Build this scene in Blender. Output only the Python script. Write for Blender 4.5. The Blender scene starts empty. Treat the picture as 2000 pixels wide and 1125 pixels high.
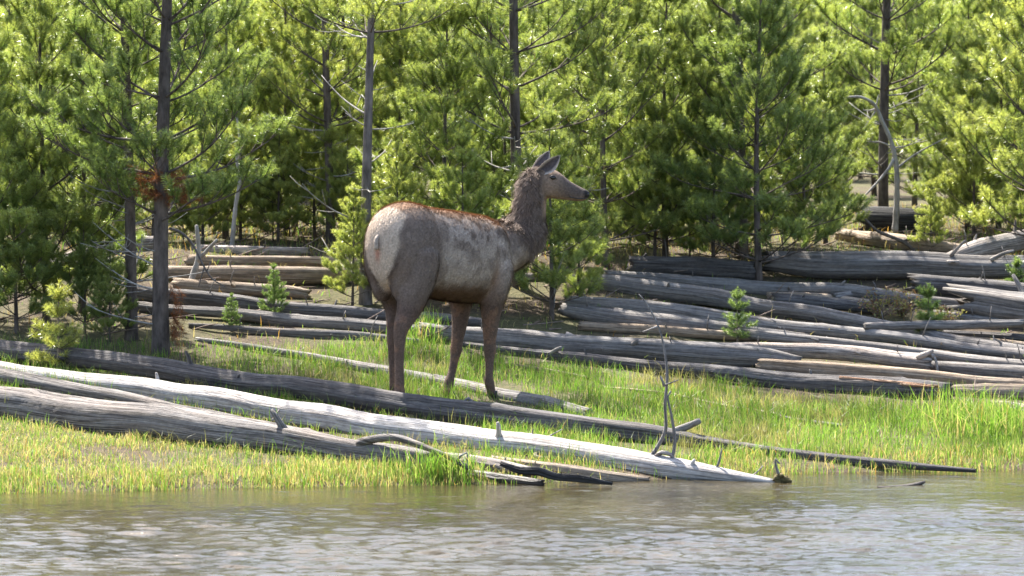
import bpy, math, random
import numpy as np
from mathutils import Vector
R = math.radians
random.seed(7)
rng = np.random.default_rng(11)
S = bpy.context.scene
COL = S.collection

# ------------------------------------------------------------------ camera, sky, sun, exposure
F = 8222.0                       # focal length in pixels of the 2000 px wide photograph
CAMY, CAMZ = -30.0, 2.5
ALPHA = math.atan((562.5 - 179.0) / F)
cam = bpy.data.objects.new('camera', bpy.data.cameras.new('camera'))
COL.objects.link(cam)
cam.location = (0, CAMY, CAMZ)
cam.rotation_euler = (R(90) - ALPHA, 0, 0)
cam.data.sensor_width = 36
cam.data.lens = 36 * F / 2000.0
cam.data.clip_start = 0.5
cam.data.clip_end = 2000
cam.data.dof.use_dof = True
cam.data.dof.focus_distance = 29.6
cam.data.dof.aperture_fstop = 5.0
S.camera = cam

SUN_EL, SUN_AZ = R(54), R(-27)   # azimuth measured from +Y (away from the camera) towards +X
sdir = Vector((math.sin(SUN_AZ) * math.cos(SUN_EL), math.cos(SUN_AZ) * math.cos(SUN_EL), math.sin(SUN_EL)))
W = bpy.data.worlds.new('World'); S.world = W; W.use_nodes = True
wn = W.node_tree.nodes; wl = W.node_tree.links
sky = wn.new('ShaderNodeTexSky'); sky.sky_type = 'NISHITA'; sky.sun_disc = False
sky.sun_elevation = SUN_EL; sky.sun_rotation = SUN_AZ
sky.air_density = 1.0; sky.dust_density = 2.4; sky.ozone_density = 1.0
wn['Background'].inputs[1].default_value = 0.12
wl.new(sky.outputs[0], wn['Background'].inputs[0])
sun = bpy.data.objects.new('sun', bpy.data.lights.new('sun', 'SUN')); COL.objects.link(sun)
sun.data.energy = 5.0; sun.data.angle = R(0.5); sun.data.color = (1.0, 0.95, 0.87)
sun.rotation_euler = sdir.to_track_quat('Z', 'Y').to_euler()
sun.location = (-8, 12, 20)
S.view_settings.view_transform = 'Standard'; S.view_settings.look = 'None'
S.view_settings.exposure = 1.93; S.view_settings.gamma = 1.0
S.view_settings.use_curve_mapping = False
S.cycles.use_denoising = True
S.cycles.max_bounces = 8; S.cycles.diffuse_bounces = 4; S.cycles.glossy_bounces = 3
S.cycles.transmission_bounces = 4; S.cycles.transparent_max_bounces = 4
S.cycles.sample_clamp_indirect = 6.0; S.cycles.sample_clamp_direct = 10.0

# ------------------------------------------------------------------ pixel rays and the lie of the land
def ray(px, py):
    u = (px - 1000.0) / F; v = (562.5 - py) / F
    return np.array([u, math.cos(ALPHA) + v * math.sin(ALPHA), -math.sin(ALPHA) + v * math.cos(ALPHA)])
def at(px, py, Y):
    d = ray(px, py); t = (Y - CAMY) / d[1]
    return np.array([d[0] * t, Y, CAMZ + d[2] * t])
_T = np.array([-60, -29, -27, -26, -20, -6, -2, -0.6, 0, .15, 1, 3, 5, 6, 7.5, 9.3, 11, 15, 30, 60, 120, 260, 600])
_Z = np.array([1.6, .9, .2, -.3, -1.2, -.9, -.45, -.16, -.01, .045, .11, .22, .37, .49, .75, 1.10, 1.22, 1.30, 1.4, 1.7, 4, 22, 60])
_tt = np.linspace(-60, 600, 13201)
_zz = np.interp(_tt, _T, _Z)
_k = np.ones(9) / 9.0
_zz[4:-4] = np.convolve(_zz, _k, 'valid')
_SX = np.array([-120, -20, -6, -3.2, -1.5, 0, 1.0, 1.67, 3.4, 6, 20, 120])
_SY = np.array([-9, -6, -4.3, -3.85, -3.45, -3.2, -2.9, -2.5, -2.25, -2.1, -2.0, -2])
def shore(x): return np.interp(x, _SX, _SY)
def bumps(x, y):
    return (.5 * np.sin(x * 1.7 + .6 * np.sin(y * 1.1)) * np.sin(y * 1.3 + 1) + .3 * np.sin(x * 4.1 + y * 2.3)
            + .2 * np.sin(x * 7.3 - y * 6.1 + 2) + .15 * np.sin(x * 13.1 + 1.3) * np.sin(y * 11.7))
def mound(x, y): return .03 * np.exp(-((np.asarray(x) + .8) / .55) ** 2 - ((np.asarray(y) + .25) / .4) ** 2)
def ground0(x, y): return np.interp(np.asarray(y) - shore(x), _tt, _zz) + mound(x, y)
def ground(x, y):
    t = np.asarray(y) - shore(x)
    a = np.clip(t / 3.0, .12, 1.0) * .022
    return np.interp(t, _tt, _zz) + mound(x, y) + a * bumps(np.asarray(x), np.asarray(y))
def on_ground(px, py, off=0.0):
    d = ray(px, py); Y = np.arange(-12, 60, .02); t = (Y - CAMY) / d[1]
    h = CAMZ + d[2] * t - ground0(d[0] * t, Y) - off
    i = int(np.argmax(h < 0)) if (h < 0).any() else len(Y) - 1
    return at(px, py, Y[i])
def ground_at_px(px, Y):
    """point on the ground straight below picture column px at depth Y"""
    x = (px - 1000.0) / F * (Y - CAMY); return np.array([x, Y, float(ground(x, Y))])

# ------------------------------------------------------------------ numpy value noise
_H = rng.random((32, 32, 32))
def vnoise(p, s=1.0):
    q = np.asarray(p, float) * s; i = np.floor(q).astype(int); f = q - i; f = f * f * (3 - 2 * f); o = 0
    for a in (0, 1):
        for b in (0, 1):
            for c in (0, 1):
                w = (f[..., 0] if a else 1 - f[..., 0]) * (f[..., 1] if b else 1 - f[..., 1]) * (f[..., 2] if c else 1 - f[..., 2])
                o = o + w * _H[(i[..., 0] + a) % 32, (i[..., 1] + b) % 32, (i[..., 2] + c) % 32]
    return o
def fbm(p, s=1.0, n=3):
    return sum(vnoise(p, s * 2 ** k + k * 3.1) / 2 ** k for k in range(n)) / sum(.5 ** k for k in range(n))
def sstep(x, a, b):
    t = np.clip((x - a) / (b - a), 0, 1); return t * t * (3 - 2 * t)

# ------------------------------------------------------------------ mesh and object helpers
def mesh_np(name, V, tris=None, quads=None, col=None, uv=None, smooth=True):
    """mesh from numpy arrays; col = per-vertex rgb, uv = per-loop"""
    V = np.asarray(V, np.float32)
    nt = 0 if tris is None else len(tris); nq = 0 if quads is None else len(quads)
    me = bpy.data.meshes.new(name)
    me.vertices.add(len(V)); me.vertices.foreach_set('co', V.ravel())
    idx = []
    if nt: idx.append(np.asarray(tris, np.int32).ravel())
    if nq: idx.append(np.asarray(quads, np.int32).ravel())
    idx = np.concatenate(idx)
    me.loops.add(len(idx)); me.loops.foreach_set('vertex_index', idx)
    me.polygons.add(nt + nq)
    st = np.concatenate([np.arange(nt) * 3, nt * 3 + np.arange(nq) * 4]).astype(np.int32)
    me.polygons.foreach_set('loop_start', st)
    me.polygons.foreach_set('use_smooth', np.full(nt + nq, smooth, bool))
    if col is not None:
        a = me.color_attributes.new('col', 'FLOAT_COLOR', 'POINT')
        c = np.ones((len(V), 4), np.float32); c[:, :3] = col
        a.data.foreach_set('color', c.ravel())
    if uv is not None:
        u = me.uv_layers.new(name='UVMap'); u.data.foreach_set('uv', np.asarray(uv, np.float32).ravel())
    me.update(calc_edges=True); me.validate()
    return me
def link(name, me, mat=None, parent=None, loc=None, **props):
    o = bpy.data.objects.new(name, me); COL.objects.link(o)
    if mat is not None and me is not None and not me.materials: me.materials.append(mat)
    if parent is not None: o.parent = parent
    if loc is not None: o.location = [float(v) for v in loc]
    for k, v in props.items(): o[k] = v
    return o
class MB:
    """collects tubes and patches into one mesh"""
    def __init__(s): s.V = []; s.T = []; s.Q = []; s.n = 0; s.C = []
    def add(s, V, tris=None, quads=None, col=None):
        V = np.asarray(V, float)
        if tris is not None and len(tris): s.T.append(np.asarray(tris, int) + s.n)
        if quads is not None and len(quads): s.Q.append(np.asarray(quads, int) + s.n)
        s.V.append(V); s.n += len(V)
        s.C.append(np.tile(np.array(col if col is not None else (1, 1, 1), float), (len(V), 1)) if np.ndim(col) < 2 else np.asarray(col))
    def tube(s, P, rad, sides=6, tip=True, col=None):
        V, q, t = tube_arrays(P, rad, sides, tip); s.add(V, t, q, col)
    def mesh(s, name, origin=(0, 0, 0), smooth=True, usecol=False):
        V = np.concatenate(s.V) - np.asarray(origin, float)
        return mesh_np(name, V, np.concatenate(s.T) if s.T else None, np.concatenate(s.Q) if s.Q else None,
                       np.concatenate(s.C) if usecol else None, None, smooth)
def frames(P):
    P = np.asarray(P, float)
    T = np.gradient(P, axis=0); T /= np.linalg.norm(T, axis=1)[:, None] + 1e-12
    up = np.array([0, 0, 1.0]) if abs(T[0][2]) < .9 else np.array([1.0, 0, 0])
    A = np.zeros_like(P); B = np.zeros_like(P)
    a = np.cross(T[0], up); a /= np.linalg.norm(a)
    for i in range(len(P)):
        a = a - T[i] * a.dot(T[i]); a /= np.linalg.norm(a) + 1e-12
        A[i] = a; B[i] = np.cross(a, T[i])
    return T, A, B
def tube_arrays(P, rad, sides=6, tip=True):
    P = np.asarray(P, float); n = len(P); rad = np.broadcast_to(np.asarray(rad, float), (n,))
    T, A, B = frames(P)
    th = np.arange(sides) * 2 * math.pi / sides
    V = (P[:, None, :] + rad[:, None, None] * (np.cos(th)[None, :, None] * A[:, None, :] + np.sin(th)[None, :, None] * B[:, None, :])).reshape(-1, 3)
    i = np.arange(n - 1)[:, None] * sides; j = np.arange(sides)[None, :]; k = (j + 1) % sides
    q = np.stack([i + j, i + k, i + sides + k, i + sides + j], -1).reshape(-1, 4)
    t = []
    if tip:
        V = np.vstack([V, P[:1] - T[:1] * rad[0] * .1, P[-1:] + T[-1:] * rad[-1] * .5])
        c0 = n * sides; l = (n - 1) * sides
        for a in range(sides):
            b = (a + 1) % sides
            t.append((c0, b, a)); t.append((c0 + 1, l + a, l + b))
    return V, q, np.array(t, int).reshape(-1, 3)
def catmull(P, step):
    P = np.asarray(P, float)
    if len(P) < 3:
        m = max(2, int(np.linalg.norm(P[-1][:3] - P[0][:3]) / step) + 1)
        return P[0] + (P[-1] - P[0]) * np.linspace(0, 1, m)[:, None]
    Q = np.vstack([2 * P[0] - P[1], P, 2 * P[-1] - P[-2]]); out = []
    for i in range(1, len(Q) - 2):
        m = max(1, int(round(np.linalg.norm(Q[i + 1][:3] - Q[i][:3]) / step)))
        t = (np.arange(m) / m)[:, None]
        a, b, c, d = Q[i - 1], Q[i], Q[i + 1], Q[i + 2]
        out.append(.5 * ((2 * b) + (c - a) * t + (2 * a - 5 * b + 4 * c - d) * t ** 2 + (3 * b - a - 3 * c + d) * t ** 3))
    out.append(P[-1:]); return np.vstack(out)

# ------------------------------------------------------------------ materials
def mat(name):
    m = bpy.data.materials.new(name); m.use_nodes = True
    nt = m.node_tree; nt.nodes.clear(); out = nt.nodes.new('ShaderNodeOutputMaterial')
    return m, nt, nt.nodes, nt.links, out
def N(nodes, t, **kw):
    n = nodes.new(t)
    for k, v in kw.items():
        if k.startswith('i_'):
            key = k[2:]; n.inputs[int(key) if key.isdigit() else key.replace('_', ' ')].default_value = v
        else: setattr(n, k, v)
    return n
def ramp(nodes, stops):
    r = nodes.new('ShaderNodeValToRGB'); e = r.color_ramp.elements
    while len(e) < len(stops): e.new(.5)
    for i, (p, c) in enumerate(stops):
        e[i].position = p; e[i].color = (*c, 1) if len(c) == 3 else c
    return r
def wood_mat(name, dark, mid, light, warm, rough=.85, crack=.42, warmth=.35):
    m, nt, nd, lk, out = mat(name)
    uv = N(nd, 'ShaderNodeUVMap'); oi = N(nd, 'ShaderNodeObjectInfo')
    off = N(nd, 'ShaderNodeVectorMath', operation='SCALE'); off.inputs[0].default_value = (13.7, 5.1, 3.3)
    lk.new(oi.outputs['Random'], off.inputs['Scale'])
    ad = N(nd, 'ShaderNodeVectorMath', operation='ADD'); lk.new(uv.outputs[0], ad.inputs[0]); lk.new(off.outputs[0], ad.inputs[1])
    def streak(sx, sy, sc, det, dist=0.0):
        mp = N(nd, 'ShaderNodeMapping'); mp.inputs['Scale'].default_value = (sx, sy, 1)
        lk.new(ad.outputs[0], mp.inputs[0])
        n = N(nd, 'ShaderNodeTexNoise', i_Scale=sc, i_Detail=det, i_Roughness=.6, i_Distortion=dist)
        lk.new(mp.outputs[0], n.inputs['Vector']); return n
    n1 = streak(.9, 26, 3.0, 5, .3)
    r1 = ramp(nd, [(.28, dark), (.45, mid), (.62, light), (.8, mid)]); lk.new(n1.outputs[0], r1.inputs[0])
    n2 = streak(1.1, 4.0, 1.6, 5)
    r2 = ramp(nd, [(.38, (0, 0, 0)), (.68, (1, 1, 1))]); lk.new(n2.outputs[0], r2.inputs[0])
    wf = N(nd, 'ShaderNodeMath', operation='MULTIPLY', i_1=warmth); lk.new(r2.outputs[0], wf.inputs[0])
    mx = N(nd, 'ShaderNodeMix', data_type='RGBA'); lk.new(wf.outputs[0], mx.inputs['Factor'])
    lk.new(r1.outputs[0], mx.inputs[6]); mx.inputs[7].default_value = (*warm, 1)
    n3 = streak(.35, 20, 2.1, 3, .8)
    r3 = ramp(nd, [(.46, (1, 1, 1)), (.495, (1 - crack,) * 3), (.505, (1 - crack,) * 3), (.54, (1, 1, 1))]); lk.new(n3.outputs[0], r3.inputs[0])
    mc = N(nd, 'ShaderNodeMix', data_type='RGBA', blend_type='MULTIPLY'); mc.inputs['Factor'].default_value = 1
    lk.new(mx.outputs[2], mc.inputs[6]); lk.new(r3.outputs[0], mc.inputs[7])
    n4 = streak(9, 14, 2.5, 5)
    r4 = ramp(nd, [(.3, (.72, .72, .74)), (.7, (1.12, 1.1, 1.06))]); lk.new(n4.outputs[0], r4.inputs[0])
    md = N(nd, 'ShaderNodeMix', data_type='RGBA', blend_type='MULTIPLY'); md.inputs['Factor'].default_value = 1
    lk.new(mc.outputs[2], md.inputs[6]); lk.new(r4.outputs[0], md.inputs[7])
    hs = N(nd, 'ShaderNodeMapRange', i_3=.86, i_4=1.14); lk.new(oi.outputs['Random'], hs.inputs[0])
    mv = N(nd, 'ShaderNodeVectorMath', operation='SCALE'); lk.new(md.outputs[2], mv.inputs[0]); lk.new(hs.outputs[0], mv.inputs['Scale'])
    p = N(nd, 'ShaderNodeBsdfPrincipled', i_Roughness=rough); p.inputs['Specular IOR Level'].default_value = .25
    lk.new(mv.outputs[0], p.inputs['Base Color'])
    hsum = N(nd, 'ShaderNodeMath', operation='ADD'); lk.new(n1.outputs[0], hsum.inputs[0]); lk.new(r3.outputs[0], hsum.inputs[1])
    b = N(nd, 'ShaderNodeBump', i_Strength=.8, i_Distance=.012); lk.new(hsum.outputs[0], b.inputs['Height'])
    lk.new(b.outputs[0], p.inputs['Normal']); lk.new(p.outputs[0], out.inputs[0])
    return m
M = {}
M['grey'] = wood_mat('weathered_grey_wood', (.135, .125, .12), (.19, .178, .168), (.245, .232, .222), (.20, .15, .115))
M['pale'] = wood_mat('bleached_pale_wood', (.22, .195, .175), (.34, .31, .285), (.44, .41, .385), (.25, .175, .13), crack=.6, warmth=.6)
M['white'] = wood_mat('bleached_white_wood', (.32, .295, .27), (.45, .425, .40), (.56, .535, .51), (.30, .22, .165), crack=.45, warmth=.45)
M['bank'] = wood_mat('cracked_bank_wood', (.085, .078, .072), (.165, .152, .142), (.24, .225, .213), (.17, .125, .095), crack=.7, warmth=.5)
M['tan'] = wood_mat('warm_tan_wood', (.17, .13, .095), (.30, .235, .175), (.40, .335, .265), (.30, .20, .12), warmth=.5)
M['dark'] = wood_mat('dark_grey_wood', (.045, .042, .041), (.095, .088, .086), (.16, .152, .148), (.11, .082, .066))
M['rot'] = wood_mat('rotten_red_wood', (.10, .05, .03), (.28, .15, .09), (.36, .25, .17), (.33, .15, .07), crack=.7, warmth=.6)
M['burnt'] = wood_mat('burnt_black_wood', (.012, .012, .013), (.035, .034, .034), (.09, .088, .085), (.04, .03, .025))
M['wet'] = wood_mat('wet_dark_wood', (.02, .017, .015), (.06, .05, .042), (.12, .10, .085), (.09, .06, .04), rough=.45)

def simple_mat(name, c1, c2, scale=8, rough=.9, bump=.5, dist=.02, stretch=(1, 1, 1)):
    m, nt, nd, lk, out = mat(name)
    tc = N(nd, 'ShaderNodeTexCoord'); mp = N(nd, 'ShaderNodeMapping'); mp.inputs['Scale'].default_value = stretch
    lk.new(tc.outputs['Object'], mp.inputs[0])
    n = N(nd, 'ShaderNodeTexNoise', i_Scale=scale, i_Detail=6, i_Roughness=.65); lk.new(mp.outputs[0], n.inputs['Vector'])
    r = ramp(nd, [(.3, c1), (.7, c2)]); lk.new(n.outputs[0], r.inputs[0])
    p = N(nd, 'ShaderNodeBsdfPrincipled', i_Roughness=rough); p.inputs['Specular IOR Level'].default_value = .25
    lk.new(r.outputs[0], p.inputs['Base Color'])
    b = N(nd, 'ShaderNodeBump', i_Strength=bump, i_Distance=dist); lk.new(n.outputs[0], b.inputs['Height']); lk.new(b.outputs[0], p.inputs['Normal'])
    lk.new(p.outputs[0], out.inputs[0]); return m
M['bark'] = simple_mat('pine_bark', (.028, .022, .019), (.17, .135, .115), 15, .95, .9, .02, (1, 1, .35))
M['greybark'] = simple_mat('grey_bark', (.12, .105, .095), (.36, .33, .31), 24, .95, .8, .015, (1, 1, .3))
M['midbark'] = simple_mat('grey_brown_bark', (.04, .033, .03), (.26, .22, .20), 16, .95, .8, .015, (1, 1, .3))
M['redbark'] = simple_mat('reddish_peeling_bark', (.06, .03, .022), (.26, .115, .07), 30, .95, .9, .02, (1, 1, .25))
M['deadwood'] = simple_mat('bleached_dead_branch', (.16, .145, .13), (.40, .375, .35), 20, .9, .4, .01, (1, 1, .4))
M['darktwig'] = simple_mat('dark_twig', (.05, .042, .038), (.17, .145, .13), 30, .9, .4, .01)
M['moss'] = simple_mat('muddy_moss', (.035, .028, .012), (.16, .125, .05), 40, .95, 1, .02)
M['shrubwood'] = simple_mat('shrub_stem', (.10, .075, .06), (.28, .21, .17), 30, .9, .4, .01)

def leaf_mat(name, transl=.45, rough=.5, spec=.35, objcol=True, sheen=0):
    m, nt, nd, lk, out = mat(name)
    at_ = N(nd, 'ShaderNodeAttribute', attribute_name='col'); c = at_.outputs['Color']
    if objcol:
        oi = N(nd, 'ShaderNodeObjectInfo')
        mx = N(nd, 'ShaderNodeMix', data_type='RGBA', blend_type='MULTIPLY'); mx.inputs['Factor'].default_value = 1
        lk.new(c, mx.inputs[6]); lk.new(oi.outputs['Color'], mx.inputs[7]); c = mx.outputs[2]
    p = N(nd, 'ShaderNodeBsdfPrincipled', i_Roughness=rough); p.inputs['Specular IOR Level'].default_value = spec
    lk.new(c, p.inputs['Base Color'])
    tr = N(nd, 'ShaderNodeBsdfTranslucent')
    g = N(nd, 'ShaderNodeMix', data_type='RGBA', blend_type='MULTIPLY'); g.inputs['Factor'].default_value = 1
    lk.new(c, g.inputs[6]); g.inputs[7].default_value = (1.26, 1.30, .80, 1); lk.new(g.outputs[2], tr.inputs[0])
    ms = N(nd, 'ShaderNodeMixShader', i_0=transl); lk.new(p.outputs[0], ms.inputs[1]); lk.new(tr.outputs[0], ms.inputs[2])
    lk.new(ms.outputs[0], out.inputs[0]); return m
M['needle'] = leaf_mat('pine_needles', .5, .30, .95)
M['grass'] = leaf_mat('grass_blades', .5, .5, .3, False)
M['leaf'] = leaf_mat('shrub_leaves', .35, .6, .2, False)
m, nt, nd, lk, out = mat('fur')
a_ = N(nd, 'ShaderNodeAttribute', attribute_name='col')
p_ = N(nd, 'ShaderNodeBsdfPrincipled', i_Roughness=.75); p_.inputs['Specular IOR Level'].default_value = .2
tc_ = N(nd, 'ShaderNodeTexCoord'); n_ = N(nd, 'ShaderNodeTexNoise', i_Scale=70, i_Detail=4); lk.new(tc_.outputs['Object'], n_.inputs['Vector'])
r_ = ramp(nd, [(.3, (.7, .7, .7)), (.7, (1.2, 1.2, 1.2))]); lk.new(n_.outputs[0], r_.inputs[0])
x_ = N(nd, 'ShaderNodeMix', data_type='RGBA', blend_type='MULTIPLY'); x_.inputs['Factor'].default_value = 1
lk.new(a_.outputs['Color'], x_.inputs[6]); lk.new(r_.outputs[0], x_.inputs[7]); lk.new(x_.outputs[2], p_.inputs['Base Color'])
b_ = N(nd, 'ShaderNodeBump', i_Strength=.5, i_Distance=.01); lk.new(n_.outputs[0], b_.inputs['Height']); lk.new(b_.outputs[0], p_.inputs['Normal'])
lk.new(p_.outputs[0], out.inputs[0]); M['fur'] = m
def plain(name, c, rough, spec=.5):
    m, nt, nd, lk, out = mat(name)
    tc = N(nd, 'ShaderNodeTexCoord'); n = N(nd, 'ShaderNodeTexNoise', i_Scale=60, i_Detail=3); lk.new(tc.outputs['Object'], n.inputs['Vector'])
    r = ramp(nd, [(.3, tuple(v * .8 for v in c)), (.7, tuple(v * 1.2 for v in c))]); lk.new(n.outputs[0], r.inputs[0])
    p = N(nd, 'ShaderNodeBsdfPrincipled', i_Roughness=rough); p.inputs['Specular IOR Level'].default_value = spec
    lk.new(r.outputs[0], p.inputs['Base Color']); lk.new(p.outputs[0], out.inputs[0]); return m
M['eye'] = plain('eye', (.012, .008, .006), .12)
M['hoof'] = plain('hoof_horn', (.03, .026, .024), .5)
M['nose'] = plain('nose_leather', (.015, .013, .014), .4)

# ------------------------------------------------------------------ ground and water
def axis(dense0, dense1, step, far, grow=1.25):
    a = list(np.arange(dense0, dense1 + 1e-6, step)); s = step; v = a[-1]
    while v < far[1]: s *= grow; v += s; a.append(v)
    s = step; v = a[0]
    while v > far[0]: s *= grow; v -= s; a.insert(0, v)
    return np.array(a)
def grid(xs, ys, zf):
    X, Y = np.meshgrid(xs, ys); Z = zf(X, Y); nx = len(xs); ny = len(ys)
    i, j = np.meshgrid(np.arange(ny - 1), np.arange(nx - 1), indexing='ij'); b = i * nx + j
    return np.stack([X, Y, Z], -1).reshape(-1, 3), np.stack([b, b + 1, b + nx + 1, b + nx], -1).reshape(-1, 4)
V, Q = grid(axis(-6, 6, .09, (-400, 400)), axis(-5, 9, .07, (-80, 550)), ground)
m, nt, nd, lk, out = mat('forest_floor')
tc = N(nd, 'ShaderNodeTexCoord')
na = N(nd, 'ShaderNodeTexNoise', i_Scale=1.3, i_Detail=5); lk.new(tc.outputs['Object'], na.inputs['Vector'])
nb = N(nd, 'ShaderNodeTexNoise', i_Scale=26, i_Detail=6, i_Roughness=.7); lk.new(tc.outputs['Object'], nb.inputs['Vector'])
ra = ramp(nd, [(.35, (.045, .033, .024)), (.6, (.105, .078, .052))]); lk.new(nb.outputs[0], ra.inputs[0])
rb = ramp(nd, [(.3, (.04, .045, .018)), (.7, (.14, .12, .062))]); lk.new(nb.outputs[0], rb.inputs[0])
rf = ramp(nd, [(.42, (0, 0, 0)), (.58, (1, 1, 1))]); lk.new(na.outputs[0], rf.inputs[0])
mx = N(nd, 'ShaderNodeMix', data_type='RGBA'); lk.new(rf.outputs[0], mx.inputs['Factor']); lk.new(ra.outputs[0], mx.inputs[6]); lk.new(rb.outputs[0], mx.inputs[7])
p = N(nd, 'ShaderNodeBsdfPrincipled', i_Roughness=.95); p.inputs['Specular IOR Level'].default_value = .15
lk.new(mx.outputs[2], p.inputs['Base Color'])
b = N(nd, 'ShaderNodeBump', i_Strength=.9, i_Distance=.03); lk.new(nb.outputs[0], b.inputs['Height']); lk.new(b.outputs[0], p.inputs['Normal'])
lk.new(p.outputs[0], out.inputs[0]); M['ground'] = m
link('ground', mesh_np('ground', V, None, Q), M['ground'], kind='structure')

wr = np.random.default_rng(5)
WK = []
for i in range(64):
    lam = .055 * (8 ** wr.random()); a = wr.normal(.5 * math.pi, .5)
    s = .034 * (.55 if lam > .22 else 1.0)
    WK.append((2 * math.pi / lam * math.cos(a), 2 * math.pi / lam * math.sin(a), s * lam / (2 * math.pi), wr.random() * 6.28))
def waves(X, Y):
    Z = np.zeros_like(X); dist = shore(X) - Y
    P = np.stack([X * .35, Y * .55, np.zeros_like(X)], -1)
    gust = .15 + 1.75 * fbm(P, 1.3, 3)
    PX = X + .35 * vnoise(P * 2.0, 1.0); PY = Y + .30 * vnoise(P * 2.0 + 9, 1.0)
    for kx, ky, am, ph in WK: Z += am * np.sin(kx * PX + ky * PY + ph)
    calm = .30 + .70 * sstep(dist, .8, 3.6)
    return Z * calm * gust * sstep(dist, -.3, .5)
V, Q = grid(axis(-5.0, 5.0, .032, (-380, 380)), axis(-9.4, -2.0, .014, (-28.6, -1.0)), waves)
m, nt, nd, lk, out = mat('river_water')
tc = N(nd, 'ShaderNodeTexCoord'); mp = N(nd, 'ShaderNodeMapping'); mp.inputs['Scale'].default_value = (1, 1.3, 1); lk.new(tc.outputs['Object'], mp.inputs[0])
nb = N(nd, 'ShaderNodeTexNoise', i_Scale=38, i_Detail=3); lk.new(mp.outputs[0], nb.inputs['Vector'])
b = N(nd, 'ShaderNodeBump', i_Strength=.22, i_Distance=.015); lk.new(nb.outputs[0], b.inputs['Height'])
nc = N(nd, 'ShaderNodeTexNoise', i_Scale=.8, i_Detail=3); lk.new(tc.outputs['Object'], nc.inputs['Vector'])
rc = ramp(nd, [(.35, (.026, .021, .012)), (.65, (.05, .04, .021))]); lk.new(nc.outputs[0], rc.inputs[0])
p = N(nd, 'ShaderNodeBsdfPrincipled', i_Roughness=.04, i_IOR=1.33); lk.new(rc.outputs[0], p.inputs['Base Color'])
lk.new(b.outputs[0], p.inputs['Normal']); lk.new(p.outputs[0], out.inputs[0]); M['water'] = m
link('river_water', mesh_np('river_water', V, None, Q), M['water'], kind='structure')

# ------------------------------------------------------------------ fallen logs
LOGS = []
def log_path(pts, lift=0.0, k=.7, Y=None, deg=2):
    pts = np.array(pts, float); ys = []
    Yg = np.arange(-9, 30, .02)
    if Y is None:
        for px, py, dia in pts:
            d = ray(px, py); t = (Yg - CAMY) / d[1]; r = dia / 2 * (Yg - CAMY) / F
            h = CAMZ + d[2] * t - np.maximum(ground0(d[0] * t, Yg), -.03) - lift - k * r
            ys.append(Yg[int(np.argmax(h < 0))])
        ys = np.array(ys)
        dg = min(deg, len(pts) - 1)
        ys = np.polyval(np.polyfit(pts[:, 0], ys, dg), pts[:, 0])
    else: ys = np.interp(pts[:, 0], [pts[0, 0], pts[-1, 0]], Y)
    out = []
    for (px, py, dia), y in zip(pts, ys):
        out.append([*at(px, py, y), dia / 2 * (y - CAMY) / F])
    return np.array(out)
def stub(parent, origin, p, d, L, r, mtl, bend=.3, sides=7, rs=random):
    d = np.array(d, float); d /= np.linalg.norm(d); n = 5
    side = np.array([rs.uniform(-1, 1), rs.uniform(-1, 1), rs.uniform(-.2, 1)]) * bend
    P = [p - d * r * .8 + (d + side * (i / (n - 1)) ** 1.5) * L * i / (n - 1) for i in range(n)]
    rad = [r * 1.35, r, r * .85, r * .72, r * .5]
    mb = MB(); mb.tube(P, rad, sides); return uvstub(mb, 'branch_stub', origin, mtl, parent)
def uvstub(mb, name, origin, mtl, parent):
    V = np.concatenate(mb.V) - np.asarray(origin); Tt = np.concatenate(mb.T) if mb.T else None; Qq = np.concatenate(mb.Q) if mb.Q else None
    idx = np.concatenate([a.ravel() for a in (Tt, Qq) if a is not None])
    ax_ = np.linalg.svd(V - V.mean(0), full_matrices=False)[2]; W3 = V @ ax_.T
    uv = np.stack([W3[idx, 0], W3[idx, 1] + .6 * W3[idx, 2]], -1)
    return link(name, mesh_np(name, V, Tt, Qq, None, uv), mtl, parent)
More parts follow.
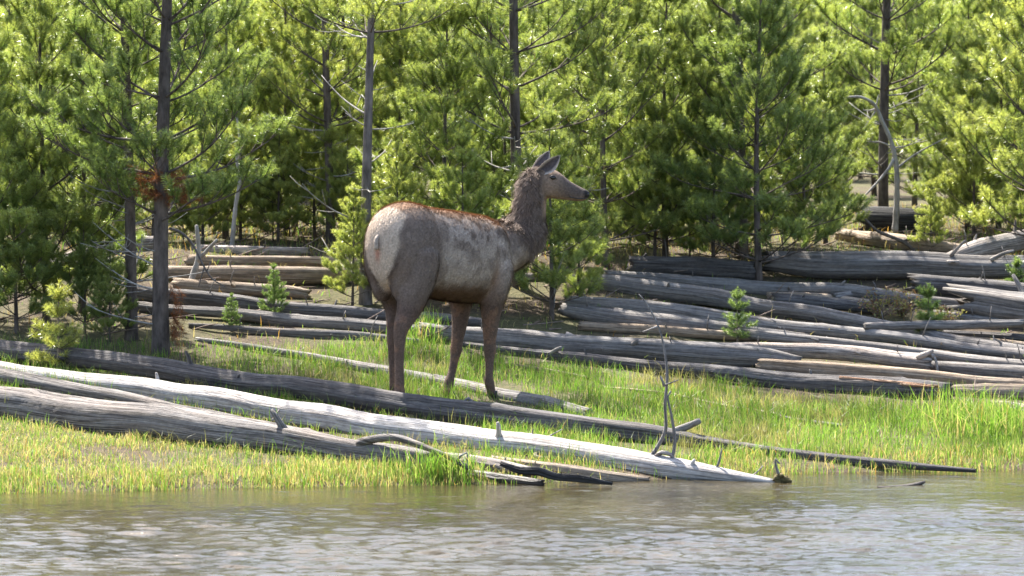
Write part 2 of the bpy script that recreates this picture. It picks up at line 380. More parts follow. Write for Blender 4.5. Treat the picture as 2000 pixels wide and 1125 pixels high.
def fallen_log(pts, mtl, label, lift=0.0, k=.7, stubs=3, Y=None, deg=2, sides=22, rough=1.0, twist=1.2, jag=(.5, .5), name='fallen_log', cat='log', seed=None, group=None):
    rs = random.Random(seed if seed is not None else len(LOGS) * 17 + 3)
    if Y is None and min(p[1] for p in pts) < 640 or (label.startswith(('thick grey', 'lowest grey', 'brown shaded', 'grey log continuing', 'bright grey'))):
        pts = [(a, b, c * 1.14) for a, b, c in pts]; k = max(k, .85)
    C = catmull(log_path(pts, lift, k, Y, deg), .045); n = len(C)
    P = C[:, :3].copy(); r = np.maximum(C[:, 3], .004)
    s = np.concatenate([[0], np.cumsum(np.linalg.norm(np.diff(P, axis=0), axis=1))])
    for ax in (0, 2):
        P[:, ax] += r * .10 * rough * np.sin(s * rs.uniform(1.2, 2.4) + rs.uniform(0, 6)) + r * .05 * np.sin(s * rs.uniform(4, 7) + rs.uniform(0, 6))
    T, A, B = frames(P)
    th = np.arange(sides) * 2 * math.pi / sides
    TH, SS = np.meshgrid(th, s)
    f = np.ones_like(TH)
    for _ in range(7):
        kk = rs.choice([2, 3, 4, 5, 6, 7]); f += rs.uniform(.008, .028) * rough * np.sin(kk * TH + rs.uniform(0, 6) + rs.uniform(-1, 1) * twist * SS + .5 * np.sin(SS * rs.uniform(.6, 2)))
    f += .03 * rough * np.sin(SS * rs.uniform(3, 6) + rs.uniform(0, 6)) + .02 * rough * np.sin(SS * rs.uniform(9, 14) + TH)
    # one or two long drying checks cut into the wood
    for _ in range(rs.choice([1, 2, 2])):
        c0 = rs.uniform(.0, math.pi); c = c0 + rs.uniform(-.4, .4) * SS * .5; w = .16
        dth = np.abs((TH - c + math.pi) % (2 * math.pi) - math.pi)
        f -= .16 * np.exp(-(dth / w) ** 2) * (np.sin(SS * rs.uniform(.7, 1.3) + rs.uniform(0, 6)) > -.3)
    f += rng.normal(0, .006, f.shape)
    # knots
    kn = []
    for _ in range(int(s[-1] * 1.6)):
        a, b0 = rs.uniform(0, 2 * math.pi), rs.uniform(.1, s[-1] - .1) if s[-1] > .3 else .1
        kn.append((a, b0)); dth = np.abs((TH - a + math.pi) % (2 * math.pi) - math.pi)
        f += rs.uniform(.05, .16) * np.exp(-(dth / .35) ** 2 - ((SS - b0) / .03) ** 2)
    RR = r[:, None] * f
    V = P[:, None, :] + RR[..., None] * (np.cos(th)[None, :, None] * A[:, None, :] + np.sin(th)[None, :, None] * B[:, None, :])
    for e, j, sg in ((0, jag[0], -1), (n - 1, jag[1], 1)):
        V[e] += T[e] * sg * (r[e] * j * np.array([rs.uniform(-.2, 1.6) for _ in th]))[:, None]
    V = V.reshape(-1, 3)
    c0 = P[0] + T[0] * r[0] * .25; c1 = P[-1] - T[-1] * r[-1] * .25
    V = np.vstack([V, c0, c1]); i0 = n * sides
    i = np.arange(n - 1)[:, None] * sides; j = np.arange(sides)[None, :]; kx = (j + 1) % sides
    Qd = np.stack([i + j, i + kx, i + sides + kx, i + sides + j], -1).reshape(-1, 4)
    rm = float(r.mean()); ux = np.broadcast_to(s[:-1, None], (n - 1, sides)); ux2 = np.broadcast_to(s[1:, None], (n - 1, sides))
    v0 = np.broadcast_to((j * 2 * math.pi / sides * rm), (n - 1, sides)); v1 = v0 + 2 * math.pi / sides * rm
    uvq = np.stack([np.stack([ux, v0], -1), np.stack([ux, v1], -1), np.stack([ux2, v1], -1), np.stack([ux2, v0], -1)], 2).reshape(-1, 2)
    tr = []; 
    for a in range(sides):
        b_ = (a + 1) % sides; l = (n - 1) * sides
        tr += [(i0, b_, a), (i0 + 1, l + a, l + b_)]
    uvt = np.array([(V[x][0] * .2, V[x][2] * 3) for t3 in tr for x in t3])
    org = P.mean(axis=0)
    me = mesh_np(name, V - org, np.array(tr), Qd, None, np.vstack([uvt, uvq]))
    o = link(name, me, M[mtl] if isinstance(mtl, str) else mtl, None, org, label=label, category=cat)
    if group: o['group'] = group
    for _ in range(stubs):
        q = rs.randint(2, n - 3) if n > 8 else n // 2; a = rs.uniform(-.2, math.pi + .2)
        d = math.cos(a) * A[q] + math.sin(a) * B[q]
        if d[2] < -.3: d = -d
        rr = r[q] * rs.uniform(.14, .26)
        stub(o, org, P[q] + d * r[q] * .9, d + T[q] * rs.choice([-1, 1]) * rs.uniform(.1, .9), rr * rs.uniform(2.5, 7), rr, M[mtl] if isinstance(mtl, str) else mtl, rs=rs)
    LOGS.append((o, C)); return o, C, org
def limb(parent, org, pix, r0, r1, mtl, name='dead_branch', sides=8, Y=None):
    """a branch of a log, traced with (px, py, world Y)"""
    P = catmull([at(*q) for q in pix], .03); rad = np.linspace(r0, r1, len(P)) * (1 + .05 * np.sin(np.arange(len(P)) * .47 + r0 * 900) + .04 * np.sin(np.arange(len(P)) * 1.13))
    mb = MB(); mb.tube(P, rad, sides); return uvstub(mb, name, org, M[mtl], parent)
def yat(C, px):
    X = (px - 1000.0) / F * (C[:, 1] - CAMY); i = int(np.argmin(np.abs(C[:, 0] - X))); return C[i, 1]

# foreground logs at the water
A_, AC, AO = fallen_log([(-120, 672, 44), (0, 688, 42), (180, 700, 40), (320, 720, 42), (480, 748, 44), (600, 762, 44), (820, 793, 50), (1100, 828, 48), (1256, 850, 42), (1400, 872, 28), (1600, 893, 20), (1750, 907, 16), (1905, 919, 8)],
    'dark', 'long dark grey log in front of the elk, its thin tip reaching the water', stubs=4, sides=26, deg=2, k=1.05)
limb(A_, AO, [(1318, 843, yat(AC, 1318)), (1342, 833, yat(AC, 1318)), (1366, 822, yat(AC, 1318) - .05)], .028, .02, 'grey', 'broken_limb')
limb(A_, AO, [(925, 792, yat(AC, 925) + .06), (915, 778, yat(AC, 925) + .05), (905, 786, yat(AC, 925) + .02)], .014, .008, 'grey', 'broken_limb')
B_, BC, BO = fallen_log([(-100, 703, 20), (0, 718, 30), (100, 737, 38), (300, 765, 46), (500, 796, 50), (820, 845, 53), (1100, 885, 52), (1256, 914, 54), (1330, 922, 46), (1400, 929, 34), (1515, 944, 14)],
    'white', 'bleached white log running down into the river, two bare stems standing on it', stubs=3, sides=26, jag=(.5, .2))
yb = lambda px: yat(BC, px)
limb(B_, BO, [(1268, 896, yb(1268)), (1284, 873, yb(1268)), (1300, 838, yb(1268)), (1299, 790, yb(1268) + .02), (1303, 735, yb(1268) + .03), (1297, 680, yb(1268) + .05), (1285, 635, yb(1268) + .08), (1262, 592, yb(1268) + .1), (1248, 575, yb(1268) + .1)], .0135, .004, 'grey', 'bare_stem')
limb(B_, BO, [(1312, 899, yb(1312)), (1318, 862, yb(1312)), (1312, 815, yb(1312)), (1304, 775, yb(1312)), (1310, 764, yb(1312))], .012, .006, 'grey', 'bare_stem')
limb(B_, BO, [(1299, 752, yb(1268)), (1325, 742, yb(1268) - .05)], .006, .003, 'grey', 'twig')
limb(B_, BO, [(1298, 755, yb(1268)), (1290, 735, yb(1268))], .009, .006, 'grey', 'twig')
limb(B_, BO, [(1285, 637, yb(1268) + .08), (1256, 648, yb(1268) + .05)], .006, .004, 'pale', 'twig')
limb(B_, BO, [(1054, 885, yb(1050) - .08), (1044, 890, yb(1050) - .16), (1062, 895, yb(1050) - .17), (1095, 888, yb(1050) - .15), (1140, 871, yb(1050) - .12)], .016, .007, 'pale', 'hooked_branch')
limb(B_, BO, [(1400, 915, yb(1400)), (1406, 895, yb(1400)), (1410, 876, yb(1400))], .008, .004, 'grey', 'twig')
limb(B_, BO, [(1280, 892, yb(1290)), (1292, 884, yb(1290) - .02), (1310, 888, yb(1310)), (1316, 902, yb(1310))], .014, .012, 'pale', 'hooked_branch')
limb(B_, BO, [(1040, 866, yb(1040)), (1039, 850, yb(1040)), (1041, 838, yb(1040))], .007, .005, 'pale', 'twig')
limb(B_, BO, [(1068, 868, yb(1068)), (1068, 856, yb(1068)), (1098, 838, yb(1068))], .008, .003, 'pale', 'twig')
limb(B_, BO, [(545, 800, yb(545) - .1), (530, 822, yb(545) - .2)], .005, .003, 'pale', 'twig')
limb(B_, BO, [(1455, 935, yb(1455)), (1475, 925, yb(1455) + .03), (1490, 910, yb(1455) + .05)], .007, .004, 'pale', 'twig')
C_, CC_, CO = fallen_log([(-100, 715, 30), (0, 732, 30), (128, 757, 28), (265, 784, 26), (345, 802, 24), (441, 818, 22), (544, 838, 18), (620, 850, 12)],
    'bank', 'pinkish grey log wedged between the white log and the thick bank log', lift=.05, stubs=2)
D_, DC, DO = fallen_log([(-100, 772, 76), (0, 788, 74), (150, 808, 72), (300, 828, 70), (450, 848, 66), (600, 868, 60), (750, 888, 54), (845, 904, 44)],
    'bank', 'thickest grey log on the grassy bank with a long crack, lowest at the shore', stubs=2, sides=30, jag=(.4, .7))
yd = lambda px: yat(DC, px)
limb(D_, DO, [(700, 866, yd(700) - .06), (735, 857, yd(735) - .08), (775, 855, yd(770) - .09), (815, 868, yd(815) - .12), (855, 884, yd(840) - .15), (890, 900, yd(840) - .2), (915, 914, yd(840) - .25)], .029, .016, 'bank', 'curved_limb', 12)
limb(D_, DO, [(885, 908, yd(840) - .2), (900, 890, yd(840) - .22), (912, 884, yd(840) - .22), (914, 915, yd(840) - .24)], .010, .007, 'pale', 'broken_limb')
fallen_log([(770, 884, 16), (860, 894, 22), (960, 908, 26), (1040, 925, 24)], 'pale', 'short pale log tucked under the white log at the waterline', stubs=1)
fallen_log([(960, 896, 16), (1080, 915, 24), (1180, 930, 26), (1262, 940, 22)], 'tan', 'tan wet-sided log lying half in water under the white log', stubs=1)
fallen_log([(978, 905, 10), (1015, 918, 15), (1050, 919, 17), (1085, 930, 14), (1130, 933, 15), (1195, 944, 6)], 'burnt', 'charred black stick at the water under the white log', Y=(-3.25, -3.42), stubs=3, rough=1.8)
fallen_log([(915, 925, 22), (975, 934, 22), (1060, 943, 12)], 'wet', 'dark wet log end poking out of the sedge into the water', Y=(-3.05, -3.3), stubs=0)
fallen_log([(1716, 953, 8), (1750, 953, 11), (1790, 946, 9), (1806, 941, 5)], 'wet', 'short dark stick floating on the river off the white log tip', Y=(-3.45, -3.25), stubs=0, name='floating_stick', cat='stick')
# mud and moss caught on the log
def clump(name, px, py, Y, rad, label, seed):
    r_ = np.random.default_rng(seed); c = at(px, py, Y); mb = MB()
    u = r_.normal(size=(26, 3)); u /= np.linalg.norm(u, axis=1)[:, None]
    for k in range(26):
        p0 = c + u[k] * np.array([rad, rad * .6, rad * .6]) * r_.random() * .6
        dirn = np.array([r_.normal(0, .8), r_.normal(0, .5), r_.normal(-.1, .5)]); dirn /= np.linalg.norm(dirn)
        mb.tube([p0 - dirn * rad * .3, p0, p0 + dirn * rad * .45], [rad * .12, rad * .34, rad * .06], 6)
    return link(name, mb.mesh(name, c), M['moss'], None, c, label=label, category='moss')
clump('moss_clump', 1528, 939, yb(1512), .085, 'brown mossy clump caught on the tip of the white log', 3)
clump('moss_clump', 1262, 938, yb(1262) - .11, .05, 'small mossy lump hanging under the white log by the bare stems', 4)
limb(B_, BO, [(1524, 934, yb(1512)), (1516, 912, yb(1512)), (1514, 896, yb(1512)), (1522, 905, yb(1512))], .010, .006, 'grey', 'twig')
# log the elk steps over
fallen_log([(385, 664, 10), (500, 679, 12), (620, 700, 16), (700, 715, 20), (850, 742, 24), (950, 765, 28), (1050, 785, 27), (1150, 808, 20)],
    'grey', 'cracked grey log in the grass right behind the elk hooves', stubs=3)
# pile, left half
fallen_log([(370, 511, 22), (560, 511, 22), (640, 512, 22), (720, 514, 20)], 'tan', 'brown log at the back of the pile left of the elk, topmost there', stubs=2)
fallen_log([(330, 533, 28), (450, 537, 30), (560, 540, 33), (640, 539, 30), (715, 537, 24)], 'tan', 'pale tan log with bright top, second from the back left of the elk', stubs=1)
fallen_log([(345, 555, 24), (450, 563, 26), (560, 570, 24), (600, 575, 20)], 'tan', 'yellowish tan log ending near a tuft of roots, beside the forked dead stem', stubs=1)
fallen_log([(250, 572, 30), (360, 582, 30), (460, 592, 32), (570, 603, 26), (700, 612, 26), (860, 624, 22), (965, 633, 16)], 'dark', 'dark grey-brown log passing behind the elk hocks, upper of two', stubs=3)
fallen_log([(250, 598, 18), (360, 607, 18), (460, 613, 20), (560, 624, 24), (700, 635, 24), (790, 643, 22), (850, 650, 16)], 'grey', 'grey log passing behind the elk hocks, lower of two', stubs=2)
fallen_log([(370, 636, 8), (440, 640, 10), (560, 651, 15), (700, 657, 17), (822, 669, 12)], 'grey', 'thin silvery log at the grass edge behind the elk hind legs', stubs=3)
fallen_log([(-60, 520, 26), (60, 527, 26), (180, 520, 24), (215, 512, 20)], 'grey', 'grey log lying behind the left pine trunks', stubs=1)
fallen_log([(100, 515, 14), (200, 484, 26), (300, 478, 26)], 'pale', 'sunlit pale log behind the pine trunk with rusty needles', stubs=1)
# pile, right half
K_, KC, KO = fallen_log([(830, 647, 32), (970, 661, 38), (1100, 673, 38), (1260, 686, 40), (1400, 695, 42), (1500, 702, 34), (1560, 708, 22)], 'grey', 'thick grey log just behind the elk front legs, bordering the pile', stubs=3, sides=26)
limb(K_, KO, [(1105, 655, yat(KC, 1105)), (1130, 662, yat(KC, 1105) - .03), (1170, 664, yat(KC, 1150) - .05)], .03, .01, 'grey', 'broken_limb')
k1, kc1, ko1 = fallen_log([(1370, 681, 18), (1480, 684, 26), (1650, 690, 27), (1760, 700, 28), (1812, 706, 30)], 'pale', 'bright grey log with knobbly upturned broken butt', lift=.05, stubs=1, jag=(.4, .8))
limb(k1, ko1, [(1795, 698, yat(kc1, 1795) - .05), (1808, 692, yat(kc1, 1800) - .08), (1822, 685, yat(kc1, 1805) - .08)], .03, .018, 'pale', 'root_stub')
limb(k1, ko1, [(1818, 690, yat(kc1, 1805) - .08), (1828, 705, yat(kc1, 1805) - .12), (1833, 740, yat(kc1, 1805) - .15)], .012, .008, 'grey', 'broken_limb')
fallen_log([(1490, 714, 24), (1620, 722, 30), (1800, 735, 28), (1900, 745, 24), (2060, 757, 20)], 'tan', 'brown shaded log below the bright log with the broken butt', stubs=2)
fallen_log([(1770, 714, 18), (1900, 724, 26), (2080, 738, 28)], 'grey', 'grey log continuing past the broken butt toward the bank edge', stubs=1)
M_, MC, MO = fallen_log([(905, 673, 10), (1000, 685, 15), (1080, 695, 18), (1250, 715, 22), (1400, 727, 24), (1500, 738, 30), (1640, 752, 36), (1780, 760, 36), (1850, 764, 28)], 'dark', 'lowest grey log along the green grass right of the elk, rotting red', stubs=5, sides=24)
limb(M_, MO, [(1074, 692, yat(MC, 1074)), (1086, 684, yat(MC, 1074) - .04), (1096, 679, yat(MC, 1074) - .08)], .02, .014, 'grey', 'broken_limb')
for q0, q1, dy, rr in ((1640, 1745, -3, .016), (1668, 1800, 1, .020), (1700, 1832, 4, .018), (1730, 1850, 8, .014)):
    limb(M_, MO, [(q0, 741 + dy, yat(MC, q0) - .05), ((q0 + q1) / 2, 745 + dy, yat(MC, (q0 + q1) / 2) - .07), (q1, 750 + dy, yat(MC, min(q1, 1840)) - .06)], rr, rr * .5, 'rot', 'rotten_splinter', 6)
fallen_log([(1790, 764, 14), (1860, 764, 24), (1940, 766, 28), (2060, 769, 32)], 'tan', 'split reddish tan log end at the right grass edge', stubs=1, rough=1.6)
fallen_log([(1935, 788, 10), (1970, 793, 16), (2050, 808, 22)], 'pale', 'pale bent limb on the dark bank under the reddish log', stubs=2)
fallen_log([(1108, 590, 20), (1260, 602, 26), (1400, 620, 28), (1480, 632, 26), (1630, 647, 24), (1790, 665, 22), (1900, 682, 20), (2080, 704, 18)], 'grey', 'long smooth grey log, third down from the back in the right pile', stubs=2)
fallen_log([(1100, 606, 20), (1160, 616, 32), (1260, 627, 34), (1400, 641, 28), (1500, 652, 20), (1580, 660, 12)], 'grey', 'broad cracked log with round beetle holes behind the bare stem', stubs=0, lift=.0, sides=26)
fallen_log([(1420, 648, 16), (1480, 655, 20), (1640, 672, 20), (1800, 689, 22), (1900, 702, 22), (2080, 726, 24)], 'grey', 'grey log with a small upright snag, above the bright broken-butt log', lift=.03, stubs=4)
fallen_log([(1135, 635, 16), (1300, 646, 17), (1440, 657, 16), (1520, 662, 10)], 'tan', 'slim brownish log squeezed above the thick grey log', stubs=3)
fallen_log([(1155, 550, 30), (1240, 560, 36), (1400, 582, 34), (1480, 598, 27), (1580, 612, 27), (1680, 629, 26), (1780, 649, 24), (1900, 670, 20), (2060, 694, 18)], 'grey', 'long silvery log sweeping down across the right pile', stubs=3, sides=24)
fallen_log([(1185, 540, 20), (1300, 549, 26), (1420, 559, 29), (1480, 563, 28), (1630, 567, 28), (1720, 577, 25), (1800, 588, 22), (1895, 600, 20)], 'grey', 'grey log below the biggest log, bending down to the splintered end', stubs=2)
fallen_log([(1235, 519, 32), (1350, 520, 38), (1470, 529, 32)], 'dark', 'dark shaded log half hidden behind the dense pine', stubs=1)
T_, TCc, TO = fallen_log([(1510, 511, 34), (1600, 513, 46), (1750, 515, 46), (1900, 520, 42), (2080, 527, 42)], 'grey', 'biggest grey log lying high across the back right of the pile', lift=.05, stubs=2, sides=30, jag=(1.0, .5))
limb(T_, TO, [(1857, 500, yat(TCc, 1857) - .05), (1870, 485, yat(TCc, 1857) - .08), (1885, 470, yat(TCc, 1857) - .1)], .018, .010, 'grey', 'broken_limb')
limb(T_, TO, [(1935, 508, yat(TCc, 1935) - .08), (1960, 495, yat(TCc, 1935) - .12), (1980, 490, yat(TCc, 1935) - .16)], .02, .012, 'pale', 'broken_limb')
limb(T_, TO, [(1850, 512, yat(TCc, 1850) - .1), (1865, 511, yat(TCc, 1850) - .15), (1874, 512, yat(TCc, 1850) - .16)], .016, .014, 'pale', 'broken_limb')
fallen_log([(1850, 506, 18), (1895, 492, 30), (1950, 478, 32), (2060, 452, 34)], 'pale', 'white log tilted up against the biggest log', lift=.12, stubs=3)
fallen_log([(1640, 459, 22), (1760, 474, 28), (1890, 487, 20)], 'tan', 'brown-grey log behind the biggest log, under the white snag', stubs=2)
fallen_log([(1690, 432, 44), (1760, 433, 46), (1825, 436, 40)], 'burnt', 'black log end under the trees', stubs=0)  # near-black wood over the whole log end
fallen_log([(1905, 597, 52), (1960, 603, 56), (2080, 618, 60)], 'grey', 'thick log with a splintered pale broken end facing left', lift=.02, stubs=2, sides=30, jag=(1.6, .4), rough=1.7)
fallen_log([(1797, 556, 34), (1890, 563, 36), (2080, 584, 36)], 'dark', 'hollow-ended grey log under the biggest log', stubs=1, sides=24, jag=(.9, .4))
fallen_log([(1690, 637, 13), (1800, 634, 15), (1900, 634, 16), (1998, 632, 14)], 'grey', 'thin level log behind the small lone sapling', lift=.10, stubs=3)
fallen_log([(1870, 660, 10), (1960, 668, 12), (2080, 684, 14)], 'tan', 'slender pale log over dark soil near the right bank', stubs=2)
fallen_log([(1515, 586, 22), (1620, 594, 22), (1715, 604, 18)], 'dark', 'dark brown log in the gap beside the dry leafy shrub', stubs=2)
fallen_log([(1630, 580, 12), (1700, 572, 14), (1800, 586, 12)], 'grey', 'crooked thin limb crossing under the biggest log', lift=.03, stubs=2)
fallen_log([(1000, 541, 14), (1060, 542, 14), (1130, 545, 14)], 'pale', 'pale log showing behind the elk chest', stubs=0)
fallen_log([(1825, 612, 14), (1900, 624, 18), (2080, 642, 18)], 'grey', 'grey log just under the splintered broken end', stubs=1)
fallen_log([(1500, 577, 12), (1600, 581, 16), (1700, 592, 14)], 'tan', 'short brown log between the silvery log and the bending grey log', stubs=1)
fallen_log([(1845, 650, 12), (1950, 656, 15), (2080, 668, 16)], 'dark', 'dark log under the thin level log by the right bank', stubs=1)
fallen_log([(380, 484, 12), (470, 490, 16), (600, 492, 15)], 'pale', 'sunlit pale log behind the brown back log left of the elk', stubs=2)
fallen_log([(1180, 757, 5), (1260, 764, 7), (1320, 772, 6), (1400, 790, 7), (1530, 812, 8)], 'tan', 'straw coloured pole sunk in the bright grass', k=1.3, stubs=1)
fallen_log([(1500, 808, 5), (1560, 820, 8), (1650, 832, 8)], 'grey', 'short grey pole lying in the shaded grass patch', k=1.3, stubs=0)
fallen_log([(960, 707, 5), (1060, 722, 7), (1150, 738, 6)], 'tan', 'thin dry pole in grass right of the elk front leg', k=1.3, stubs=0)

# small dead twigs standing on the pile logs
tw = random.Random(77)
for o_, C_q in list(LOGS):
    lab = o_['label']
    if C_q[:, 1].mean() < 2.2 or len(C_q) < 25: continue
    for _ in range(2):
        q = tw.randint(4, len(C_q) - 5); p = C_q[q, :3]; rr = C_q[q, 3]; hh = tw.uniform(.05, .16); sx = tw.uniform(-.5, .5)
        mb = MB(); p0 = p + np.array([0, -.3 * rr, rr * .8]); mb.tube([p0, p0 + np.array([sx * hh * .5, -.02, hh * .6]), p0 + np.array([sx * hh, tw.uniform(-.05, .02), hh])], [.006, .0045, .0025], 5)
        uvstub(mb, 'twig', np.array(o_.location), M['grey'], o_)

# ------------------------------------------------------------------ the elk
TH = R(52); CT, ST = math.cos(TH), math.sin(TH)
EO = np.array([-.495, .30, .265])
def bw(X, Y, Z): return np.array([X * CT - Y * ST, X * ST + Y * CT, Z])       # body frame -> offset from the elk's base
def pw(px, py, Y): return at(px, py, Y) - EO                                   # picture point at a depth -> offset
HEADV = np.array([CT, ST, 0]); LEFTV = np.array([-ST, CT, 0]); UPV = np.array([0, 0, 1.0])
def loft(mb, secs, sides=24, pw_=2.2):
    """secs: (centre, u vector, v vector); closed super-ellipse loft"""
    th = np.arange(sides) * 2 * math.pi / sides
    cx = np.sign(np.cos(th)) * np.abs(np.cos(th)) ** (2 / pw_); sx = np.sign(np.sin(th)) * np.abs(np.sin(th)) ** (2 / pw_)
    V = np.vstack([c + cx[:, None] * u + sx[:, None] * v for c, u, v in secs]); n = len(secs)
    i = np.arange(n - 1)[:, None] * sides; j = np.arange(sides)[None, :]; k = (j + 1) % sides
    q = np.stack([i + j, i + k, i + sides + k, i + sides + j], -1).reshape(-1, 4)
    V = np.vstack([V, secs[0][0], secs[-1][0]]); t = []
    for a in range(sides):
        b = (a + 1) % sides; l = (n - 1) * sides; t += [(n * sides, b, a), (n * sides + 1, l + a, l + b)]
    mb.add(V, t, q)
def ellipsoid(mb, c, ax, sides=16):
    secs = []
    for f in np.linspace(-.985, .985, 11):
        w = math.sqrt(1 - f * f); secs.append((c + ax[0] * f, ax[1] * w, ax[2] * w))
    loft(mb, secs, sides, 2.0)
eb = MB()
tor = [(-.735, 1.12, .06, .05), (-.715, 1.12, .16, .12), (-.66, 1.12, .25, .19), (-.56, 1.135, .295, .235), (-.42, 1.14, .31, .255), (-.25, 1.10, .315, .262),
       (-.05, 1.065, .325, .285), (.12, 1.045, .327, .288), (.28, 1.025, .325, .27), (.42, 1.02, .31, .24), (.54, 1.03, .26, .20), (.64, 1.05, .20, .15), (.71, 1.07, .12, .09)]
tor2 = catmull([(a, b, c, d) for a, b, c, d in tor], .05)
loft(eb, [(bw(a, 0, b), LEFTV * d, UPV * c) for a, b, c, d in tor2], 28, 2.15)
# withers, haunch and shoulder masses
ellipsoid(eb, bw(.34, 0, 1.20), (HEADV * .26, LEFTV * .10, UPV * .145))
for s in (1, -1):
    ellipsoid(eb, bw(-.48, .125 * s, 1.08), (HEADV * .215, LEFTV * .13, UPV * .31))
    ellipsoid(eb, bw(-.575, .085 * s, .97), (HEADV * .105, LEFTV * .10, UPV * .23))
    ellipsoid(eb, bw(.40, .165 * s, .98), (HEADV * .15, LEFTV * .10, UPV * .30))
# legs: body-frame chains (X, Y, Z, radius)
def gz(X, Y): w = bw(X, Y, 0) + EO; return float(ground(w[0], w[1])) - EO[2]
LEGS = []
def leg(chain):
    ch = catmull(chain, .03); P = np.array([bw(*c[:3]) for c in ch]); V, q, t = tube_arrays(P, ch[:, 3], 16); eb.add(V, t, q)
    LEGS.append(chain[-1])
zr = gz(-.63, -.15)
leg([(-.44, -.11, 1.20, .08), (-.45, -.115, 1.08, .17), (-.485, -.138, .95, .157), (-.525, -.148, .82, .126), (-.575, -.152, .70, .092), (-.652, -.15, .58, .060), (-.675, -.15, .50, .046), (-.68, -.15, .34, .035), (-.677, -.15, zr + .15, .036), (-.672, -.15, zr + .115, .041), (-.65, -.15, zr + .06, .034), (-.635, -.15, zr + .03, .036)])
ellipsoid(eb, bw(-.695, -.15, .585), (UPV * .055, HEADV * .028, LEFTV * .028))
zl = gz(-.36, .12)
leg([(-.43, .11, 1.20, .08), (-.43, .14, 1.08, .17), (-.43, .155, .97, .140), (-.395, .155, .85, .118), (-.375, .14, .70, .078), (-.41, .125, .56, .055), (-.43, .12, .48, .043), (-.425, .12, .32, .034), (-.415, .12, zl + .15, .035), (-.41, .12, zl + .115, .040), (-.385, .12, zl + .06, .034), (-.37, .12, zl + .03, .036)])
ellipsoid(eb, bw(-.445, .125, .575), (UPV * .055, HEADV * .028, LEFTV * .028))
zf = gz(.39, -.13)
leg([(.43, -.13, 1.10, .06), (.42, -.15, .97, .13), (.385, -.155, .80, .115), (.375, -.145, .66, .080), (.375, -.135, .53, .060), (.375, -.13, .42, .046), (.378, -.13, .365, .049), (.372, -.13, .30, .036), (.368, -.13, .20, .031), (.365, -.13, zf + .14, .034), (.37, -.13, zf + .11, .039), (.39, -.13, zf + .055, .033), (.40, -.13, zf + .03, .036)])
zg = gz(.20, .13)
leg([(.43, .13, 1.10, .06), (.42, .15, .96, .12), (.385, .145, .78, .105), (.37, .135, .64, .073), (.345, .13, .52, .056), (.32, .13, .42, .045), (.312, .13, .365, .048), (.29, .13, .29, .035), (.262, .13, .20, .031), (.238, .13, zg + .14, .034), (.228, .13, zg + .11, .039), (.215, .13, zg + .055, .033), (.205, .13, zg + .03, .036)])
# neck and head
YH = .86
neck = [np.append(bw(.42, 0, 1.06), .23), np.append(bw(.60, -.03, 1.08), .205), np.append(pw(1018, 462, .84), .165), np.append(pw(1032, 425, YH), .130), np.append(pw(1037, 388, YH), .114), np.append(pw(1041, 358, YH), .103), np.append(pw(1048, 345, YH), .085)]
nk = catmull(np.array(neck), .03)
V, q, t = tube_arrays(nk[:, :3], nk[:, 3], 22); eb.add(V, t, q)
hd = [(1036, 343, 13, .035), (1044, 346, 23, .062), (1058, 353, 28, .078), (1072, 358, 29, .083), (1084, 363, 27, .080), (1096, 368, 23, .064), (1108, 372.5, 19.5, .052), (1120, 376.5, 17, .046), (1132, 380, 14.5, .045), (1141, 382, 12.5, .044), (1148, 382.5, 9, .036), (1152, 382, 4, .018)]
hs = catmull(np.array(hd, float) * np.array([1, 1, 1, 300.]), 5.0)
pxm = (YH - CAMY) / F
loft(eb, [(pw(a, b, YH), np.array([.42, 0, .9]) / .993 * c * pxm, np.array([0, 1.0, 0]) * d / 300.) for a, b, c, d in hs], 22, 2.1)
for s in (1, -1):   # brow and cheek
    ellipsoid(eb, pw(1077, 346, YH + .062 * s), (np.array([.035, 0, -.012]), np.array([0, .022, 0]), np.array([0, 0, .020])))
    ellipsoid(eb, pw(1068, 371, YH + .045 * s), (np.array([.065, 0, -.01]), np.array([0, .032, 0]), np.array([0, 0, .05])))
tmp = link('tmp_elk', eb.mesh('tmp_elk'))
md = tmp.modifiers.new('r', 'REMESH'); md.mode = 'VOXEL'; md.voxel_size = .0095
sm = tmp.modifiers.new('s', 'SMOOTH'); sm.factor = .5; sm.iterations = 16
dg = bpy.context.evaluated_depsgraph_get(); ev = tmp.evaluated_get(dg); me = bpy.data.meshes.new_from_object(ev)
bpy.data.objects.remove(tmp)
me.name = 'body'
nv = len(me.vertices); co = np.empty(nv * 3, np.float32); me.vertices.foreach_get('co', co); co = co.reshape(-1, 3).astype(float)
no = np.empty(nv * 3, np.float32); me.vertices.foreach_get('normal', no); no = no.reshape(-1, 3).astype(float)
def tobody(P): return np.stack([P[:, 0] * CT + P[:, 1] * ST, -P[:, 0] * ST + P[:, 1] * CT, P[:, 2]], -1)
NK = nk[:, :3]; NKT = frames(NK)[0]
def mixc(a, c, w): return a * (1 - w[:, None]) + np.array(c) * w[:, None]
